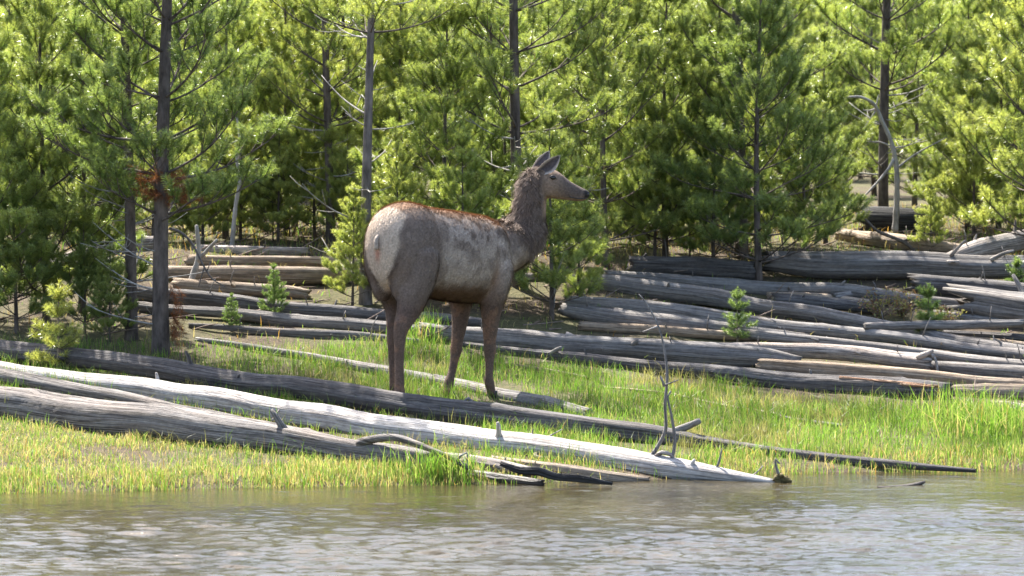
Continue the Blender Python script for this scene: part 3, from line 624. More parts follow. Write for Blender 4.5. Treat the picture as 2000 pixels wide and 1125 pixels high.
def coat(P, n):
    """coat colour by place on the animal"""
    b = tobody(P); X, Y, Z = b.T; nb = tobody(n)
    big = fbm(P, 5.0, 3); fine = fbm(P * np.array([1, 1, .45]), 38.0, 3); med = fbm(P, 14.0, 3)
    c = np.tile(np.array([.34, .30, .275]), (len(P), 1))                     # shedding pale flank
    blot = sstep(med + .25 * (fine - .5), .46, .62)
    upper = sstep(Z, 1.02, 1.30) * sstep(X, -.35, -.1)
    c = mixc(c, (.42, .375, .345), sstep(big, .43, .57) * .9 * (1 - .8 * upper))
    c = mixc(c, (.135, .105, .088), np.clip(blot * (.46 + .54 * upper), 0, 1))
    c = mixc(c, (.25, .165, .115), np.exp(-((X - .30) / .06) ** 2 - ((Z - .88) / .12) ** 2) * .8)
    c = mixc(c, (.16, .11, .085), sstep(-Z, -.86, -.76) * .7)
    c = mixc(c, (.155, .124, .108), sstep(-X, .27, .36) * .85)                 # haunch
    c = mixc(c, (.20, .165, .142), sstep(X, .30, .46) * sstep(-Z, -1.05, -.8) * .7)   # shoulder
    c = mixc(c, (.27, .165, .10), sstep(nb[:, 2], .72, .93) * sstep(Z, 1.15, 1.3) * .8)   # brown ridge of the back, its sunlit rim painted in
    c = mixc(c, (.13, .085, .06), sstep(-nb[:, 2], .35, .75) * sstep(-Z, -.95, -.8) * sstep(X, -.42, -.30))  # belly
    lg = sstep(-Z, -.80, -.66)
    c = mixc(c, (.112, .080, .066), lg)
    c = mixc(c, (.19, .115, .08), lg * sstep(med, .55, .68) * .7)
    c = mixc(c, (.085, .06, .052), sstep(Y, .06, .12) * sstep(-X, .2, .26) * sstep(-Z, -1.0, -.9) * .5)
    dist = np.min(np.linalg.norm(P[:, None, :] - NK[None, ::2, :], axis=2), axis=1)
    w = b @ np.array([.80, 0, .60])                                             # forward and up of the shoulder
    nkm = sstep(w, 1.14, 1.24) * sstep(X, .44, .56)
    c = mixc(c, (.15, .118, .10), nkm)
    c = mixc(c, (.10, .075, .06), nkm * sstep(fine, .5, .68) * .7)
    hx = P[:, 0]; H0 = pw(1060, 350, YH)[0]; hm = sstep(hx, H0 - .03, H0 + .03) * sstep(Z, 1.30, 1.36)
    c = mixc(c, (.20, .155, .125), hm)
    c = mixc(c, (.085, .07, .066), hm * sstep(hx, H0 + .06, H0 + .20) * sstep(Z, 1.42, 1.5) * .9)
    c = mixc(c, (.30, .225, .165), hm * sstep(-Z, -1.47, -1.43) * sstep(-hx, -(H0 + .28), -(H0 + .1)) * .6)
    nz = pw(1140, 380, YH); c = mixc(c, (.02, .018, .018), sstep(hx, nz[0] - .006, nz[0] + .012) * sstep(Z, nz[2] - .035, nz[2] - .015))
    # rump patch
    lim = np.interp(Z, [.76, .84, .93, 1.02, 1.15, 1.45], [.0, .025, .062, .115, .165, .14]) + .02 * (med - .5)
    rp = sstep(-X, .565 , .60) * sstep(lim - np.abs(Y + .0), -.012, .018) * sstep(Z, .78, .84)
    c = mixc(c, (.50, .44, .38), rp)
    c = mixc(c, (.06, .042, .036), sstep(-X, .50, .56) * sstep(np.abs(Y) - lim, .0, .02) * sstep(.05 - np.abs(np.abs(Y) - lim), 0, .04) * sstep(-Z, -1.12, -1.0) * sstep(Z, .7, .8) * .7)
    c = mixc(c, (.42, .22, .16), np.exp(-((Y) / .022) ** 2 - ((Z - 1.10) / .05) ** 2) * sstep(-X, .6, .66))
    return c * np.array([1.10, .99, .88]) * (.84 + .32 * fine)[:, None]
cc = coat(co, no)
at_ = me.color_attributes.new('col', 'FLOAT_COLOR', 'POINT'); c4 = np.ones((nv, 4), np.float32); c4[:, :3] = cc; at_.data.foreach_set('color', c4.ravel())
me.polygons.foreach_set('use_smooth', np.ones(len(me.polygons), bool))
me.materials.clear()
elk = link('elk', None, None, None, EO, label='brown cow elk with pale rump standing behind the dark log, head turned to the right', category='elk')
body = link('body', me, M['fur'], elk)
# fur strands
me.calc_loop_triangles(); nt3 = len(me.loop_triangles); tv = np.empty(nt3 * 3, np.int32); me.loop_triangles.foreach_get('vertices', tv); tv = tv.reshape(-1, 3)
ar = np.empty(nt3, np.float32); me.loop_triangles.foreach_get('area', ar)
def fur(n, seed):
    r = np.random.default_rng(seed); f = r.choice(nt3, n, p=ar / ar.sum()); w = r.dirichlet((1, 1, 1), n)
    P = (co[tv[f]] * w[..., None]).sum(1); nn = (no[tv[f]] * w[..., None]).sum(1); nn /= np.linalg.norm(nn, axis=1)[:, None]
    b = tobody(P); X, Y, Z = b.T
    nkm = sstep(b @ np.array([.80, 0, .60]), 1.14, 1.24) * sstep(X, .44, .56) * (1 - sstep(P[:, 0], pw(1056, 0, YH)[0] - .02, pw(1056, 0, YH)[0] + .03) * sstep(Z, 1.27, 1.34))
    head = sstep(P[:, 0], pw(1056, 0, YH)[0], pw(1056, 0, YH)[0] + .04) * sstep(Z, 1.27, 1.34)
    legm = sstep(-Z, -.74, -.6)
    flow = -HEADV * .75 - UPV * .65
    D = np.tile(flow, (n, 1)); D = D * (1 - nkm)[:, None] + np.array([-.1, .05, -1.0]) * nkm[:, None]
    D = D * (1 - legm)[:, None] + np.array([0, 0, -1.0]) * legm[:, None]
    D = D * (1 - head)[:, None] + np.array([-.9, 0, .2]) * head[:, None]
    clumpn = np.stack([vnoise(P, 26) - .5, vnoise(P + 7, 26) - .5, vnoise(P + 13, 26) - .5], -1)
    D += clumpn * (.9 * nkm + .7)[:, None] * (1 - head)[:, None] + r.normal(0, .18, (n, 3))
    D -= nn * (D * nn).sum(1)[:, None]; D /= np.linalg.norm(D, axis=1)[:, None] + 1e-9
    L = (.028 * (1 - nkm) + .042 * nkm) * (1 - .65 * legm) * (1 - .72 * head) * (.6 + .8 * r.random(n))
    back = sstep(nn[:, 2], .7, .9) * sstep(Z, 1.1, 1.25) * (1 - nkm); L *= 1 + .5 * back
    lift = (.30 + .25 * nkm) * (.6 + .8 * r.random(n))
    tip = P + D * L[:, None] + nn * (L * lift)[:, None]; tip[:, 2] -= .1 * L
    sd = np.cross(D, nn) * (.0016 + .0012 * nkm)[:, None]
    P0 = P - nn * .002
    V = np.stack([P0 - sd, P0 + sd, tip], 1).reshape(-1, 3)
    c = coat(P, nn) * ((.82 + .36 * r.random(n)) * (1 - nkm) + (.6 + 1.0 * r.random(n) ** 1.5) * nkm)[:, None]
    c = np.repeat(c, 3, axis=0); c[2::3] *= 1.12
    T = np.arange(3 * n).reshape(-1, 3)
    return V, T, np.clip(c, 0, .8)
V, T, c = fur(120000, 2)
link('fur', mesh_np('fur', V, T, None, c, None, False), M['fur'], elk, kind='stuff')
# eyes, nose, ears, tail, hooves
def ball(name, c, r3, mtl, parent=None, seg=10):
    mb = MB(); ellipsoid(mb, np.array(c, float), (np.array([r3[0], 0, 0]), np.array([0, r3[1], 0]), np.array([0, 0, r3[2]])), 12)
    return link(name, mb.mesh(name), mtl, parent)
for s in (1, -1):
    e = ball('eye', pw(1080, 347, YH + .078 * s), (.019, .011, .016), M['eye'], elk)
    mb = MB(); q0 = pw(1080, 347, YH + .083 * s)
    mb.tube(catmull([q0 + np.array([-.024, 0, -.002]), q0 + np.array([-.008, -.002 * s, .013]), q0 + np.array([.012, -.003 * s, .010]), q0 + np.array([.024, -.006 * s, -.008])], .005), .0042, 6)
    link('eyelid', mb.mesh('eyelid', smooth=True), M['nose'], e)
mb = MB(); ellipsoid(mb, pw(1146.5, 379, YH), (np.array([.020, 0, -.006]), np.array([0, .034, 0]), np.array([.004, 0, .019])))
nose = link('nose', mb.mesh('nose'), M['nose'], elk)
for s in (1, -1): ball('nostril', pw(1145, 380.5, YH + .031 * s), (.011, .006, .007), M['eye'], nose)
mb = MB(); mb.tube(catmull([pw(1146, 387, YH - .030), pw(1135, 388, YH - .043), pw(1121, 386.5, YH - .047), pw(1112, 384, YH - .048)], .008), [.004, .005, .005, .004, .003, .003, .003, .003, .003, .003, .003, .003, .003][:len(catmull([pw(1146, 387, YH - .030), pw(1135, 388, YH - .043), pw(1121, 386.5, YH - .047), pw(1112, 384, YH - .048)], .008))] if False else .0035, 6)
link('mouth', mb.mesh('mouth'), M['nose'], elk)
def ear(base, axis_, wid, nrm, L, Wd, name='ear'):
    axis_, wid, nrm = (np.array(v, float) / np.linalg.norm(v) for v in (axis_, wid, nrm))
    U = np.linspace(0, 1, 15); Vv = np.linspace(-1, 1, 9); out, inn = [], []; cols = []
    for u in U:
        w = Wd * (.34 + .66 * math.sin(min(1, u * 1.75) * math.pi / 2)) * max(0.0, 1 - max(0, (u - .42) / .58) ** 1.7) + .002
        for v in Vv:
            p = base + axis_ * L * u + wid * w * v * (.72 + .28 * u) + nrm * (w * .62 * v * v - .035 * (1 - u)) + wid * .014 * math.sin(u * 3)
            out.append(p - nrm * .0035); inn.append(p + nrm * .0035)
            e = abs(v); rim = np.clip((max(e, (u - .80) * 4.5) - .66) / .18, 0, 1)
            cols.append((np.array([.11, .088, .08]) * (1 - rim) + np.array([.46, .38, .31]) * rim, np.array([.085, .072, .075]) * (1 - rim) + np.array([.56, .47, .39]) * rim))
    n = len(out); nv_ = len(Vv); V = np.array(out + inn); q = []
    for i in range(len(U) - 1):
        for j in range(nv_ - 1):
            a = i * nv_ + j; q.append((a, a + 1, a + nv_ + 1, a + nv_)); q.append((n + a, n + a + nv_, n + a + nv_ + 1, n + a + 1))
        for j in (0, nv_ - 1): a = i * nv_ + j; q.append((a, a + nv_, n + a + nv_, n + a))
    a = (len(U) - 1) * nv_
    for j in range(nv_ - 1): q.append((a + j, a + j + 1, n + a + j + 1, n + a + j)); q.append((j, n + j, n + j + 1, j + 1))
    C = np.array([c[0] for c in cols] + [c[1] for c in cols])
    return link(name, mesh_np(name, V, None, np.array(q), C), M['fur'], elk)
ear(pw(1046, 341, YH - .055), (.74, -.22, .60), (.66, -.06, -.78), (.10, -1, .05), .235, .058)
ear(pw(1040, 334, YH + .05), (.50, .25, .62), (.78, -.1, -.6), (.25, -1, .1), .20, .052)
mb = MB(); mb.tube(catmull([bw(-.71, 0, 1.22), bw(-.74, 0, 1.205), bw(-.757, -.003, 1.17), bw(-.757, -.005, 1.125)], .012), .017, 10)
vv = np.concatenate(mb.V); mb.C = [np.tile(np.array([.34, .275, .22]), (len(vv), 1))]
link('tail', mb.mesh('tail', usecol=True), M['fur'], elk)
for (X, Y, Z, r) in LEGS:
    h = None
    for s in (1, -1):
        mb = MB(); secs = []
        for f, w, l in ((0, .018, .026), (.35, .020, .034), (.75, .0215, .042), (1, .0205, .046)):
            secs.append((bw(X + .012 + .022 * f, Y + .019 * s, Z + .022 - f * .056), LEFTV * w, HEADV * l))
        loft(mb, secs, 12, 2.4)
        link('hoof', mb.mesh('hoof'), M['hoof'], elk)
# pale twig sticking out past the muzzle
# ------------------------------------------------------------------ pines
def needles(seg, dens, length, width, seed, tintv=None):
    """seg: (n,8) p0,p1,age(0 new..1 old),lod"""
    r = np.random.default_rng(seed); seg = np.asarray(seg, float)
    p0 = seg[:, :3]; p1 = seg[:, 3:6]; ln = np.linalg.norm(p1 - p0, axis=1) + 1e-9
    cnt = np.maximum(1, (ln * dens * seg[:, 7]).astype(int)); I = np.repeat(np.arange(len(seg)), cnt); n = len(I)
    ax = (p1 - p0) / ln[:, None]; A = ax[I]; f = r.random(n)
    ref = np.where(np.abs(A[:, 2:3]) < .9, np.array([[0, 0, 1.0]]), np.array([[1.0, 0, 0]]))
    U = np.cross(A, ref); U /= np.linalg.norm(U, axis=1)[:, None]; Wv = np.cross(A, U)
    ph = r.random(n) * 2 * math.pi; ang = R(22) + R(56) * r.random(n) ** .8
    perp = np.cos(ph)[:, None] * U + np.sin(ph)[:, None] * Wv
    D = A * np.cos(ang)[:, None] + perp * np.sin(ang)[:, None]
    B0 = p0[I] + (p1 - p0)[I] * f[:, None]; L = length * (.7 + .5 * r.random(n)); lod = seg[I, 7]
    tip = B0 + D * L[:, None]; tip[:, 2] -= .06 * L
    sd = np.cross(A, D); sd /= np.linalg.norm(sd, axis=1)[:, None] + 1e-9
    sd = sd * np.cos(r.random(n) * 3)[:, None] + np.cross(sd, D) * np.sin(r.random(n) * 3)[:, None]
    wd = (width * (.8 + .4 * r.random(n)) * np.where(lod < .5, 1.4, 1.0))[:, None]
    V = np.stack([B0 - sd * wd, B0 + sd * wd, tip], 1).reshape(-1, 3)
    age = seg[I, 6]; g = r.random(n)
    new = np.array([.32, .335, .11]); old = np.array([.11, .165, .045]); c = new * (1 - age)[:, None] + old * age[:, None]
    c = c * (.62 + .76 * g)[:, None]
    br = (r.random(n) < .012 + .05 * (age > .85)); c[br] = np.array([.22, .12, .045])
    return V, np.arange(3 * n).reshape(-1, 3), np.repeat(c, 3, axis=0)
PROTO = {}
def pine_meshes(key, H, crown0, Lmax, whorl, nbr, seed, dens=520, nl=.054, nw=.0019, trunk_r=None, dead=0, bark='bark', lowlod=2.9, lean=0.0, droop=0.0, latstep=.095, taper=.85, bare_frac=.45, tuft=.15):
    rs = random.Random(seed); seg = []; limbs = MB(); trunk = MB(); deadm = MB(); deadl = []
    r0 = trunk_r or H * .0075 + .006
    def tp(z):
        f = z / H; return np.array([lean * H * f * f + .03 * H * .2 * math.sin(f * 5 + seed), .03 * H * .2 * math.sin(f * 4 + 2 * seed), z])
    def tr(z): return r0 * (1 - .93 * (z / H) ** 1.0) + .0015
    zs = np.linspace(-.12 if H > 1 else -.04, H, max(8, int(H / .22)))
    rad = np.array([tr(max(z, 0)) * (1 + .3 * math.exp(-max(z, 0) / .09)) for z in zs])
    trunk.tube([tp(z) for z in zs], rad, 10 if H > 1 else 7)
    def branch(z, az, L, el, kill=False):
        n = max(4, int(L / .09) + 1); p = tp(z).copy(); d = np.array([math.cos(az) * math.cos(el), math.sin(az) * math.cos(el), math.sin(el)])
        P = [p]; wob = rs.uniform(-.22, .22); st = L / (n - 1)
        for i in range(n - 1):
            f = (i + 1) / (n - 1)
            d = d + np.array([-math.sin(az), math.cos(az), 0]) * wob * .25 * rs.uniform(.3, 1.4) + np.array([0, 0, 1]) * (.13 * f - droop * (1 - f)) * (st / .09) * .8 + np.array([rs.uniform(-.08, .08), rs.uniform(-.08, .08), rs.uniform(-.07, .07)])
            d /= np.linalg.norm(d); P.append(P[-1] + d * st)
        P = np.array(P); lod = 1.0 if z < lowlod else .22
        br = max(.0028, min(tr(z) * .33, .004 + .0075 * L))
        (deadm if kill else limbs).tube(P, np.linspace(br, .0022 if not kill else .003, n), 5 if L > .3 else 4)
        if kill:
            for i in range(1, n - 1):
                if rs.random() < .5:
                    q = P[i]; dd = (P[i] - P[i - 1]); dd /= np.linalg.norm(dd); s = rs.choice([-1, 1])
                    dd = dd * .6 + np.array([-math.sin(az), math.cos(az), 0]) * s * .7 + np.array([0, 0, rs.uniform(-.3, .4)])
                    deadm.tube([q, q + dd * rs.uniform(.06, .16), q + dd * rs.uniform(.17, .24) + np.array([0, 0, .02])], [.004, .003, .0018], 4)
            return
        def shoot(Q, a0, bare):
            # needles sit on the last stretch of each shoot only: a tuft
            tot = sum(np.linalg.norm(Q[i + 1] - Q[i]) for i in range(len(Q) - 1)); tl = min(tot, tuft * rs.uniform(.7, 1.25)); acc = 0; jit = rs.uniform(-.22, .22)
            for i in range(len(Q) - 1):
                l_ = np.linalg.norm(Q[i + 1] - Q[i])
                if acc + l_ > tot - tl:
                    f0 = max(0, (tot - tl - acc) / l_); p_ = Q[i] + (Q[i + 1] - Q[i]) * f0
                    age = (tot - acc - l_ * .5) / max(tuft, .01)
                    seg.append([*p_, *Q[i + 1], min(1, max(0, age * .8 - .1 + a0 + jit)), lod])
                acc += l_
        shoot(P, 0, 0)
        s = .30 * L if L > .5 else .15 * L
        side = rs.choice([-1, 1])
        while s < L * .97:
            i = min(n - 2, int(s / st)); q = P[i] + (P[i + 1] - P[i]) * (s / st - i); dd = P[i + 1] - P[i]; dd /= np.linalg.norm(dd)
            l = min(.34, (L - s) * rs.uniform(.35, .6) + .10) * (1.0 if L > .3 else .6)
            lat = np.cross(dd, [0, 0, 1.0]); lat /= np.linalg.norm(lat) + 1e-9
            d2 = dd * .75 + lat * side * rs.uniform(.5, .9) + np.array([0, 0, rs.uniform(.05, .65)]); d2 /= np.linalg.norm(d2)
            m = max(3, int(l / .07) + 1); Q = [q]
            for k in range(m - 1):
                d2 = d2 + np.array([0, 0, .20]) + dd * .05; d2 /= np.linalg.norm(d2); Q.append(Q[-1] + d2 * l / (m - 1))
            Q = np.array(Q)
            if lod > .5: limbs.tube(Q, np.linspace(br * .5, .0018, m), 3, tip=False)
            shoot(Q, .05, .15 if l < .3 else .38)
            if l > .17:
                for f2 in (.35, .65):
                    k = int(f2 * (m - 1)); e = rs.choice([-1, 1]); d3 = (Q[k + 1] - Q[k]); d3 /= np.linalg.norm(d3)
                    d3 = d3 * .8 + np.cross(d3, [0, 0, 1.0]) * e * .7 + np.array([0, 0, rs.uniform(0, .5)]); d3 /= np.linalg.norm(d3); l3 = max(.08, l * rs.uniform(.4, .6))
                    shoot(np.array([Q[k], Q[k] + d3 * l3 * .5, Q[k] + d3 * l3 + np.array([0, 0, .015])]), .1, 0)
            side = -side; s += latstep * rs.uniform(.7, 1.3) * (1 if lod > .5 else 1.8)
    z = crown0
    while z < H * .985:
        f = (z - crown0) / max(.01, H - crown0)
        L0 = Lmax * (1 - f) ** taper * (.72 + .28 * min(1, f * 5 + .3)) + .05 * min(1, H)
        a0 = rs.uniform(0, 6.28); nb = nbr + rs.choice([-1, 0, 0, 1])
        for i in range(nb):
            branch(z + rs.uniform(-.05, .05) * whorl * 2, a0 + i * 6.283 / nb + rs.uniform(-.3, .3), L0 * rs.uniform(.7, 1.15), R(rs.uniform(2, 22) + 38 * f))
        z += whorl * rs.uniform(.8, 1.2)
    shoot_top = [tp(H - .12 * min(1, H)), tp(H - .04 * min(1, H)), tp(H) + np.array([0, 0, .02])]
    for i in range(2): seg.append([*shoot_top[i], *shoot_top[i + 1], .0, 1.0])
    for i in range(dead):
        k0 = len(deadm.V)
        branch(rs.uniform(.12, max(.3, min(crown0 * 1.5, 3.4))), rs.uniform(0, 6.28), rs.uniform(.2, .75), R(rs.uniform(-12, 20)), True)
        one = MB()
        for v_ in deadm.V[k0:]: pass
        one.V = deadm.V[k0:]; one.C = deadm.C[k0:]; off0 = sum(len(v) for v in deadm.V[:k0])
        one.T = [t_ - off0 for t_ in deadm.T[k0:]]; one.Q = [q_ - off0 for q_ in deadm.Q[k0:]]
        dm = one.mesh(key + '_dead_branch'); dm.materials.append(M['deadwood']); deadl.append(dm)
    V, T, C = needles(seg, dens, nl, nw, seed)
    PROTO[key] = dict(trunk=trunk.mesh(key + '_trunk'), limbs=limbs.mesh(key + '_limbs') if limbs.V else None, crown=mesh_np(key + '_crown', V, T, None, C, None, False), dead=deadm.mesh(key + '_dead') if deadm.V else None, deadlist=deadl, bark=bark, tris=len(T))
    for k, mt in (('trunk', bark), ('limbs', 'bark'), ('crown', 'needle'), ('dead', 'deadwood')):
        if PROTO[key][k] is not None: PROTO[key][k].materials.append(M[mt])
def place_pine(key, loc, rot, sc, tint, label, group=None, name='pine_tree', cat='tree'):
    p = PROTO[key]; o = link(name, None, None, None, loc, label=label, category=cat)
    if group: o['group'] = group
    o.rotation_euler = (0, 0, rot); o.scale = (sc, sc, sc)
    for k, nm in (('trunk', 'trunk'), ('limbs', 'limbs'), ('crown', 'crown'), ('dead', 'dead_branches')):
        if p[k] is not None and not (k == 'dead' and group is None):
            c = link(nm, p[k], None, o); c.color = (*tint, 1)
            if k in ('limbs', 'dead', 'crown'): c['kind'] = 'stuff'
    if group is None:
        for dm in p['deadlist']: link('dead_branch', dm, None, o)
    return o
pine_meshes('a', 3.2, .20, 1.05, .27, 5, 21, dens=1350)
pine_meshes('b', 2.9, .15, 1.00, .26, 5, 22, dens=1350)
pine_meshes('c', 6.0, 1.05, 1.20, .30, 5, 23, dens=1350, dead=9, trunk_r=.066)
pine_meshes('d', 7.2, 1.3, 1.10, .31, 5, 24, dens=1350, dead=14, trunk_r=.050)
pine_meshes('e', 2.7, .18, .85, .25, 5, 25, dens=1350, lean=.03)
pine_meshes('f', 4.8, 2.2, 1.0, .36, 4, 26, dens=1200, dead=20, bark='midbark', trunk_r=.050)
pine_meshes('g', 1.8, .15, .62, .20, 5, 27, dens=1350)
pine_meshes('h', 2.3, .12, .80, .23, 5, 30, dens=1350)
pine_meshes('s', .64, .07, .22, .115, 5, 28, dens=1000, nl=.045, trunk_r=.011, bark='shrubwood', latstep=.06, tuft=.12)
pine_meshes('t', .42, .06, .13, .085, 5, 29, dens=1600, nl=.042, trunk_r=.008, latstep=.06, tuft=.10)
DK = (.80, .92, .85); MD = (.98, 1.05, .95); YL = (1.24, 1.25, 1.12); BR = (1.10, 1.18, 1.02)  # own greens plus painted shade on near pines and painted sun on far ones
def gpine(px, py, key, rot, sc, tint, label, **kw):
    w = on_ground(px, py); w[2] = ground(w[0], w[1]); return place_pine(key, w, rot, sc, tint, label, **kw)
t1 = gpine(325, 692, 'c', .6, 1.0, DK, 'dark pine on the left bank with rusty dead needles on its trunk')
gpine(245, 662, 'd', 2.4, .92, DK, 'dark pine with slim bare trunk just left of the rusty-needled pine')
gpine(85, 630, 'a', 1.2, .95, MD, 'bushy pine on the left bank with a kinked grey trunk base')
gpine(-15, 640, 'b', 3.0, .9, BR, 'bushy pine at the left bank edge behind the log end')
gpine(160, 610, 'e', 5.0, .95, DK, 'slender young pine between the left bank pines')
gpine(1012, 560, 'd', 3.9, 1.0, MD, 'tall pine with dark trunk directly behind the elk head')
gpine(1075, 622, 'g', 1.0, .95, MD, 'small bushy pine growing just right of the elk chest')
gpine(1482, 548, 'b', .3, 1.05, DK, 'dense dark green pine rising from the log pile right of the elk')
gpine(722, 592, 'f', 1.9, 1.0, YL, 'pine with bare grey trunk and dead limbs behind the elk rump')
gpine(1612, 480, 'e', 2.0, .72, MD, 'thin-stemmed pine beside the dense dark green pine')
gpine(1735, 440, 'd', 5.2, 1.0, BR, 'pine with reddish brown trunk behind the white snag')
gpine(2035, 520, 'a', 2.7, 1.12, YL, 'yellow-green pine spreading over the right end of the biggest log')
gpine(1440, 505, 'c', 4.4, .9, MD, 'slim pine close behind the dense dark green pine')
gpine(1300, 505, 'b', 1.4, .92, MD, 'rounded mid-green pine behind the dark shaded log')
gpine(870, 560, 'a', 4.9, .85, BR, 'bright pine right behind the elk back')
gpine(1180, 520, 'a', 5.9, 1.0, MD, 'full pine behind the left ends of the right log pile')
gpine(560, 462, 'b', 2.2, .95, YL, 'sunlit yellow-green pine behind the brown back log')
gpine(440, 465, 'e', .9, 1.0, BR, 'young pine behind the forked dead stem')
gpine(640, 478, 'd', 3.3, .8, YL, 'pine with pale short trunk behind the brown back log')
gpine(1950, 450, 'b', 4.1, .85, YL, 'yellowish pine behind the tilted white log')
gpine(115, 729, 's', .4, 1.02, (1.2, 1.15, .95), 'little yellow-green pine sapling between the dark log and the white log', name='pine_sapling', cat='sapling')
gpine(1440, 668, 's', 2.2, .66, (.62, .80, .75), 'small green sapling among the logs behind the bare stem', name='pine_sapling', cat='sapling')  # dark tints on these log-pile saplings put shade into their green
gpine(1812, 662, 't', 1.1, 1.0, (.5, .68, .62), 'small lone sapling tinted dark for shade among the logs on the right', name='pine_sapling', cat='sapling')
gpine(1985, 585, 't', 3.1, .8, (.6, .78, .7), 'tiny sapling at the right end behind the splintered log', name='pine_sapling', cat='sapling')
gpine(535, 624, 'g', 2.0, .25, (.6, .8, .72), 'knee-high dark sapling in front of the grey logs left of the elk', name='pine_sapling', cat='sapling')
gpine(452, 644, 'g', 4.1, .17, (.6, .8, .72), 'ankle-high dark sapling by the thin silvery log left of the elk', name='pine_sapling', cat='sapling')
for px, py, key, rot, sc, tint, lb in ((30, 652, 'g', .3, .8, DK, 'low dark bush pine behind the left end of the dark log'), (165, 650, 'g', 1.9, .55, DK, 'knee-high bush pine between the left trunks'), (215, 668, 'g', 4.0, .42, MD, 'small bush pine at the foot of the slim left trunk'),
        (690, 596, 'g', 3.3, .55, YL, 'yellow-green bush pine hugging the bare grey trunk'),
        (775, 590, 'h', 1.2, .62, YL, 'sunlit bush pine right behind the elk haunch'), (905, 600, 'g', .7, .8, BR, 'bush pine seen under and behind the elk belly'), (1130, 588, 'g', 2.6, .62, BR, 'low pine at the left ends of the right log pile'), (1280, 512, 'g', 2.9, .75, MD, 'low pine in front of the dark shaded log'),
        (1395, 528, 'g', 4.4, .8, DK, 'low dark pine left of the dense dark green pine'), (1570, 500, 'g', .2, .85, MD, 'low pine behind the hollow left end of the biggest log'), (1900, 470, 'g', 1.3, .8, YL, 'low yellow pine above the tilted white log')):
    gpine(px, py, key, rot, sc, tint, lb)
for px, py, rot, sc in ((395, 478, .5, .62), (470, 470, 2.5, .7), (545, 476, 4.0, .6), (615, 470, 5.2, .72), (680, 480, 1.1, .6), (300, 470, 3.0, .7)):
    gpine(px, py, 'g', rot, sc, YL, 'short sunlit pine standing behind the left tan logs', group='short sunlit pines behind the left tan logs')
fr = random.Random(41)
def filler(px, Y, key, sc):
    w = ground_at_px(px, Y); i = fr.random()
    if px < 900 or px > 1700: tn = 'yellow-green' if i < .45 else 'bright green' if i < .85 else 'mid-green'
    else: tn = 'mid-green' if i < .45 else 'bright green' if i < .7 else 'yellow-green' if i < .85 else 'dark green'
    tint = {'yellow-green': YL, 'bright green': BR, 'mid-green': MD, 'dark green': DK}[tn]
    j = fr.uniform(.88, 1.12); tint = tuple(v * j for v in tint)
    form = {'c': 'pine with a bare lower trunk', 'd': 'pine with a bare lower trunk', 'g': 'low bushy pine', 'h': 'low bushy pine'}.get(key, 'tall pine branched to the ground')
    where = 'at the forest edge behind the log pile' if Y < 12.5 else 'deep in the forest behind the log pile'
    lb = tn + ' ' + form + ' ' + where
    place_pine(key, w, fr.uniform(0, 6.28), sc, tint, lb, group=lb)
for row, (Y0, Y1, n, keys) in enumerate(((7.2, 8.8, 19, 'hgghg'), (8.6, 12.5, 22, 'hbeah'), (12.5, 18, 22, 'abhe'), (18, 27, 22, 'abbe'), (27, 40, 24, 'aba'), (40, 60, 29, 'ab'), (60, 90, 34, 'ab'))):
    for i in range(n):
        px = -420 + 2840 * (i + fr.random()) / n; Y = fr.uniform(Y0, Y1)
        if row < 2 and (1560 < px < 1870): continue
        if row == 0 and (330 < px < 720): continue
        filler(px, Y, fr.choice(keys), fr.uniform(.85, 1.15) * (1.35 if row > 4 else 1.0))
for i in range(30):
    px = -200 + 2400 * (i + fr.random()) / 30; Y = fr.uniform(6.6, 9.5)
    if 1640 < px < 1790: continue
    w = ground_at_px(px, Y); tn = fr.choice(['yellow-green', 'bright green', 'mid-green'])
    lb = 'knee-high ' + tn + ' pine seedling on the forest floor behind the log pile'
    place_pine('g', w, fr.uniform(0, 6.28), fr.uniform(.28, .5), {'yellow-green': YL, 'bright green': BR, 'mid-green': MD}[tn], lb, group=lb, name='pine_seedling', cat='seedling')
# ------------------------------------------------------------------ dead stems and branches standing in the trees
def dead_thing(name, lines, label, mtl='deadwood', cat='branch'):
    base = at(*lines[0][0][0]); o = link(name, None, None, None, base, label=label, category=cat)
    for pts, r0, r1, nm in lines:
        P = catmull([at(*p) for p in pts], .04); mb = MB()
        mb.tube(P, np.linspace(r0, r1, len(P)) * (1 + .1 * np.sin(np.arange(len(P)) * 1.7)), 8)
        link(nm, mb.mesh(nm, base), M[mtl], o)
    return o
Yd = on_ground(1748, 454)[1] - .25
dead_thing('dead_snag', [([(1748, 454, Yd), (1752, 380, Yd), (1750, 320, Yd), (1740, 275, Yd), (1722, 235, Yd), (1708, 205, Yd - .05), (1682, 190, Yd - .1), (1650, 190, Yd - .15)], .030, .012, 'stem'),
    ([(1711, 212, Yd), (1700, 216, Yd), (1686, 215, Yd)], .010, .004, 'twig'), ([(1712, 214, Yd), (1700, 232, Yd), (1688, 250, Yd)], .009, .004, 'twig'),
    ([(1712, 205, Yd), (1716, 185, Yd)], .008, .004, 'twig'),
    ([(1746, 310, Yd), (1735, 330, Yd - .05), (1712, 358, Yd - .1), (1680, 392, Yd - .15)], .016, .007, 'branch'),
    ([(1750, 290, Yd), (1720, 278, Yd), (1690, 276, Yd)], .010, .004, 'branch'), ([(1750, 330, Yd), (1790, 300, Yd), (1850, 268, Yd - .1)], .011, .004, 'branch')],
    'bleached white dead snag arching over among the pines', cat='snag')
Yd = on_ground(455, 490)[1]
